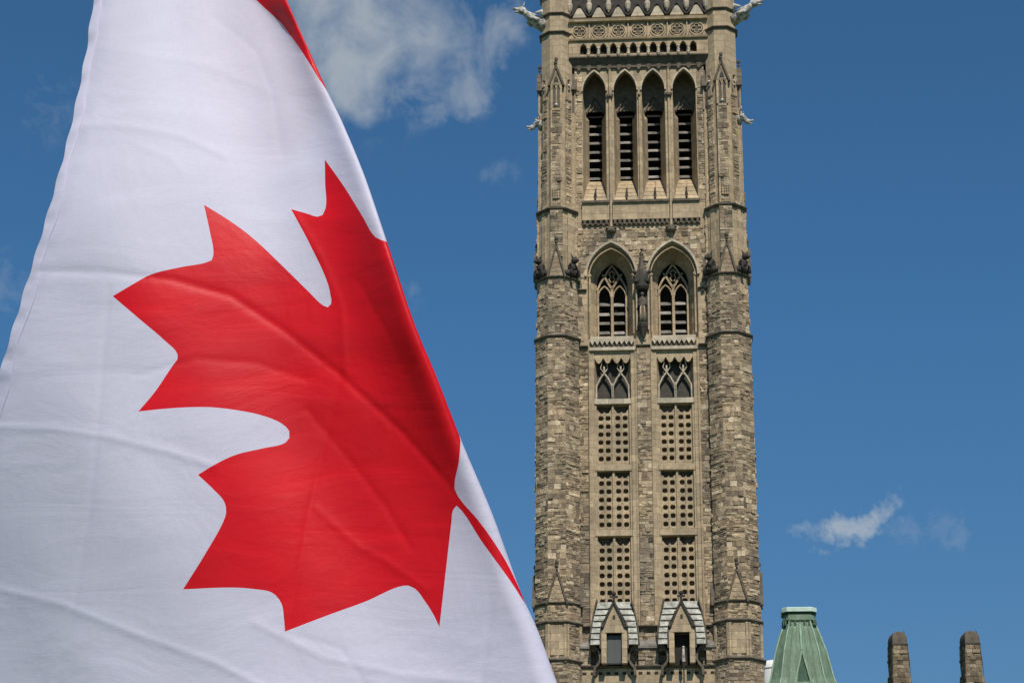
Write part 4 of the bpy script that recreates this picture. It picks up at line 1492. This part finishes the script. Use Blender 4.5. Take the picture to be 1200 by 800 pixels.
def flag_point(wc, y):
    xl, xr, r = lerp(XL, y), lerp(XR, y), rad(y)
    flat = xr - r - xl
    if wc <= flat:
        px = xl + wc
        dep = front_depth(px, y)
        ed = max(0.0, 1 - wc / 26.0)
        dep += ed * ed * 7.0
        px += ed * 1.2 * math.sin(y / 9.0 + math.sin(y / 23.0) * 2)
    else:
        a = (wc - flat) / r
        base = front_depth(xr - r, y)
        slope = front_depth(xr - r, y) - front_depth(xr - r - 1, y)
        if a <= math.pi:
            px = xr - r + r * math.sin(a)
            dep = base + r * (1 - math.cos(a)) + slope * r * math.sin(a)
        else:
            back = (a - math.pi) * r
            px = xr - r - back
            dep = base + 2 * r + slope * -back * .6 + 9 * math.sin(back / 37 + y / 60)
    depth = FD * (1 + dep / FPX)
    return CAM + ray(px, y) * depth


leaf_px = [(132, 347), (154, 334), (176, 322), (212, 313), (240, 308), (248, 305), (250, 299), (246, 272), (239, 240), (265, 256), (291.5, 275), (335.5, 316), (362, 342), (379, 358), (384, 360), (388, 356), (387, 345), (385, 335), (363, 286), (341, 245), (362, 251), (372, 254), (378, 252), (381.5, 244), (381, 215), (380.6, 187), (404, 220), (425, 254), (440, 278), (446, 281)]
leaf2_px = [(539.5, 520), (537, 545), (533, 563), (532.5, 572), (536, 580), (561, 610), (591, 654)]
leaf3_px = [(604, 689), (566, 636), (541, 598), (535, 592), (531, 597), (529, 612), (525, 646), (515, 734), (507, 718), (498, 704), (486, 689), (478.5, 685.6), (467.6, 687), (429, 704), (385, 720), (334, 739.5), (332.5, 722), (330, 707), (319, 694), (300, 690), (275, 688), (214.5, 690), (242, 646), (262, 610), (265, 600), (263, 588), (250, 573), (232, 556), (250, 545), (275, 533), (308, 525), (335, 518), (339, 513), (339, 505), (330, 496), (305, 486), (275, 480), (248, 477), (220, 477), (190, 479), (162, 482), (181.5, 459), (204, 426), (208, 421), (208, 415), (192.5, 398.5), (165, 375)]
leaf = [(to_w(x, y), y) for x, y in leaf_px]
leaf += [(sil_w(284), 284), (sil_w(292, 34), 292), (sil_w(330, 58), 330), (sil_w(352, 100), 352), (sil_w(392, 70), 392), (sil_w(430, 84), 430), (sil_w(470, 40), 470), (sil_w(502, 10), 502), (sil_w(510), 510)]
leaf += [(to_w(x, y), y) for x, y in leaf2_px]
leaf += [(sil_w(694), 694), (sil_w(708, 14), 708), (sil_w(712, 6), 712), (sil_w(704, -7), 704)]
leaf += [(to_w(x, y), y) for x, y in leaf3_px]
bar_px = [(330, 27.5), (352, 58), (374, 93.5)]
bar1 = [(0, -150), (60, -110), (to_w(268, -32), -32), (to_w(300, 0), 0)] + [(to_w(x, y), y) for x, y in bar_px] + [(sil_w(114), 114), (sil_w(150, 40), 150), (sil_w(215, 110), 215), (wtot(250), 250)]
bar2 = [(0, 880), (180, 960), (420, 1040), (700, 1110), (wtot(1140), 1140)]



def smooth_outline(ch, corner=38.0):
    """round the outline through its points, leaving the true corners sharp"""
    n = len(ch)

    def turn(i):
        a = Vector(ch[i]) - Vector(ch[i - 1])
        b = Vector(ch[(i + 1) % n]) - Vector(ch[i])
        return math.degrees(a.angle(b, 0.0)) if a.length > 0 and b.length > 0 else 0.0
    sharp = [turn(i) > corner and min((Vector(ch[i]) - Vector(ch[i - 1])).length, (Vector(ch[(i + 1) % n]) - Vector(ch[i])).length) > 11 for i in range(n)]
    out = []
    for i in range(n):
        p0, p1, p2, p3 = (Vector(ch[(i + k_) % n]) for k_ in (-1, 0, 1, 2))
        L = (p2 - p1).length
        t1 = (p2 - p1) if sharp[i] else ((p1 - p0).normalized() + (p2 - p1).normalized()) * .5 * L
        t2 = (p2 - p1) if sharp[(i + 1) % n] else ((p2 - p1).normalized() + (p3 - p2).normalized()) * .5 * L
        m_ = max(1, int(L / 5))
        for q in range(m_):
            t = q / m_
            v_ = (2 * t ** 3 - 3 * t * t + 1) * p1 + (t ** 3 - 2 * t * t + t) * t1 + (-2 * t ** 3 + 3 * t * t) * p2 + (t ** 3 - t * t) * t2
            out.append((v_.x, v_.y))
    return out


leaf = smooth_outline(leaf)
STEP = 3.2
TOP, BOT = -346.0, 1240.0
pts, edges = [], []


def add_chain(ch, close=False):
    b = len(pts)
    dense = []
    n = len(ch)
    for i in range(n if close else n - 1):
        (x1, y1), (x2, y2) = ch[i], ch[(i + 1) % n]
        m_ = max(1, int(math.hypot(x2 - x1, y2 - y1) / STEP))
        dense += [(x1 + (x2 - x1) * q / m_, y1 + (y2 - y1) * q / m_) for q in range(m_)]
    if not close:
        dense.append(ch[-1])
    for p in dense:
        pts.append(Vector(p))
    edges.extend((b + i, b + i + 1) for i in range(len(dense) - 1))
    if close:
        edges.append((b + len(dense) - 1, b))
    return dense


NR = int((BOT - TOP) / STEP)
ys = [TOP + (BOT - TOP) * i / NR for i in range(NR + 1)]
outline = [(0, y) for y in ys] + [(wtot(BOT) * i / 60, BOT) for i in range(1, 60)] + [(wtot(y), y) for y in reversed(ys)] + [(wtot(TOP) * .5, TOP)]
add_chain(outline, True)
leaf_d = add_chain(leaf, True)
bar1_d = add_chain(bar1)
bar2_d = add_chain(bar2)
cell = {}
for p in leaf_d + bar1_d + bar2_d:
    cell.setdefault((int(p[0] // 4), int(p[1] // 4)), []).append(p)


def near_edge(x_, y_):
    cx_, cy_ = int(x_ // 4), int(y_ // 4)
    return any(math.hypot(q[0] - x_, q[1] - y_) < 2.2 for i_ in (-1, 0, 1) for j_ in (-1, 0, 1) for q in cell.get((cx_ + i_, cy_ + j_), ()))


for j, y in enumerate(ys[1:-1]):
    wt_ = wtot(y)
    if (y < -10 or y > 815) and j % 2:
        continue
    n = max(2, int(wt_ / (STEP if -10 < y < 815 else 2 * STEP)))
    for i in range(1, n):
        xg = wt_ * (i + (.5 if j % 2 else 0) - .25) / n
        if not near_edge(xg, y):
            pts.append(Vector((xg, y + .01 * (i % 3))))
vs, es, fs, *_ = delaunay_2d_cdt(pts, edges, [], 0, 1e-4)


def in_poly(p, loop):
    c = False
    j = len(loop) - 1
    for i in range(len(loop)):
        x1, y1 = loop[i]
        x2, y2 = loop[j]
        if (y1 > p[1]) != (y2 > p[1]) and p[0] < (x2 - x1) * (p[1] - y1) / (y2 - y1) + x1:
            c = not c
        j = i
    return c


bar1_poly = bar1_d + [(3000, 250), (3000, -2000), (-50, -2000), (-50, -150)]
bar2_poly = bar2_d + [(3000, 1140), (3000, 3000), (-50, 3000), (-50, 880)]
lx0, lx1 = min(p[0] for p in leaf), max(p[0] for p in leaf)
verts3 = [flag_point(max(0.0, p.x), min(max(p.y, TOP), BOT)) for p in vs]
FO = flag_point(to_w(200, -300), -300)
faces, mats_ = [], []
for f in fs:
    c = ((vs[f[0]].x + vs[f[1]].x + vs[f[2]].x) / 3, (vs[f[0]].y + vs[f[1]].y + vs[f[2]].y) / 3)
    if c[0] < 0 or c[0] > wtot(c[1]) + 1 or c[1] < TOP or c[1] > BOT:
        continue
    red = (180 < c[1] < 745 and lx0 <= c[0] <= lx1 and in_poly(c, leaf_d)) or (c[1] < 255 and in_poly(c, bar1_poly)) or (c[1] > 875 and in_poly(c, bar2_poly))
    faces.append(tuple(f))
    mats_.append(1 if red else 0)
me = bpy.data.meshes.new('flag')
me.from_pydata([tuple(p - FO) for p in verts3], [], faces)
me.materials.append(M['flag_white'])
me.materials.append(M['flag_red'])
me.polygons.foreach_set('material_index', mats_)
me.polygons.foreach_set('use_smooth', [True] * len(faces))
uvl = me.uv_layers.new(name='UVMap')
for lp in me.loops:
    v_ = vs[lp.vertex_index]
    uvl.data[lp.index].uv = (v_.x / 300.0, v_.y / 300.0)
me.update()
flag = bpy.data.objects.new('flag', me)
flag.location = FO
col.objects.link(flag)
tag(flag, 'large white and red maple leaf flag draped in the foreground', 'flag')
# sewn hem along the free edge
hb = MB()
rows = []
y = -340.0
gg = random.Random(3)
while y < 1235:
    wv = 6.5 + .012 * max(0, y) + 1.5 * math.sin(y / 17.0)
    a = flag_point(-.0, y)
    tow = (CAM - a).normalized() * .004
    rip = .004 * math.sin(y / 6.5) + .003 * math.sin(y / 3.7 + 1)
    xl = lerp(XL, y)
    dep = FD * (1 + (front_depth(xl, y) + 7) / FPX)
    p0 = CAM + ray(xl - 2.0 + .9 * math.sin(y / 7.0), y) * (dep + rip)
    p1 = flag_point(wv * .5, y) + tow * 1.8
    p2 = flag_point(wv, y) + tow
    rows.append([p0 - FO, p1 - FO, p2 - FO])
    y += 4.0
hb.loft(rows, 0, .5, False)
hem = hb.build('hem', 'flag_white', flag, True)
hu = hem.data.uv_layers.new(name='UVMap')
for lp in hem.data.loops:
    co = hem.data.vertices[lp.vertex_index].co
    hu.data[lp.index].uv = (co.x * 1.5, co.z * 1.5)

# pole that carries the flag, standing behind it
top = flag_point(to_w(203, -340), -340)
pole = empty('flagpole', (top.x, top.y + .05, 0))
tag(pole, 'painted metal flagpole standing behind the draped flag', 'flagpole')
pm = MB()
pm.tube([(0, 0, 0), (0, 0, top.z + .1)], [.035, .022], 16)
pm.octo(0, 0, [(.12, 0), (.12, .03), (.05, .06), (.04, .2)], 0, .5, 16)
pm.build('shaft', 'pole', pole, True)
pm = MB()
pm.ball((0, 0, top.z + .15), .06, 0, .5, 16, 10)
pm.build('finial', 'gold', pole, True)
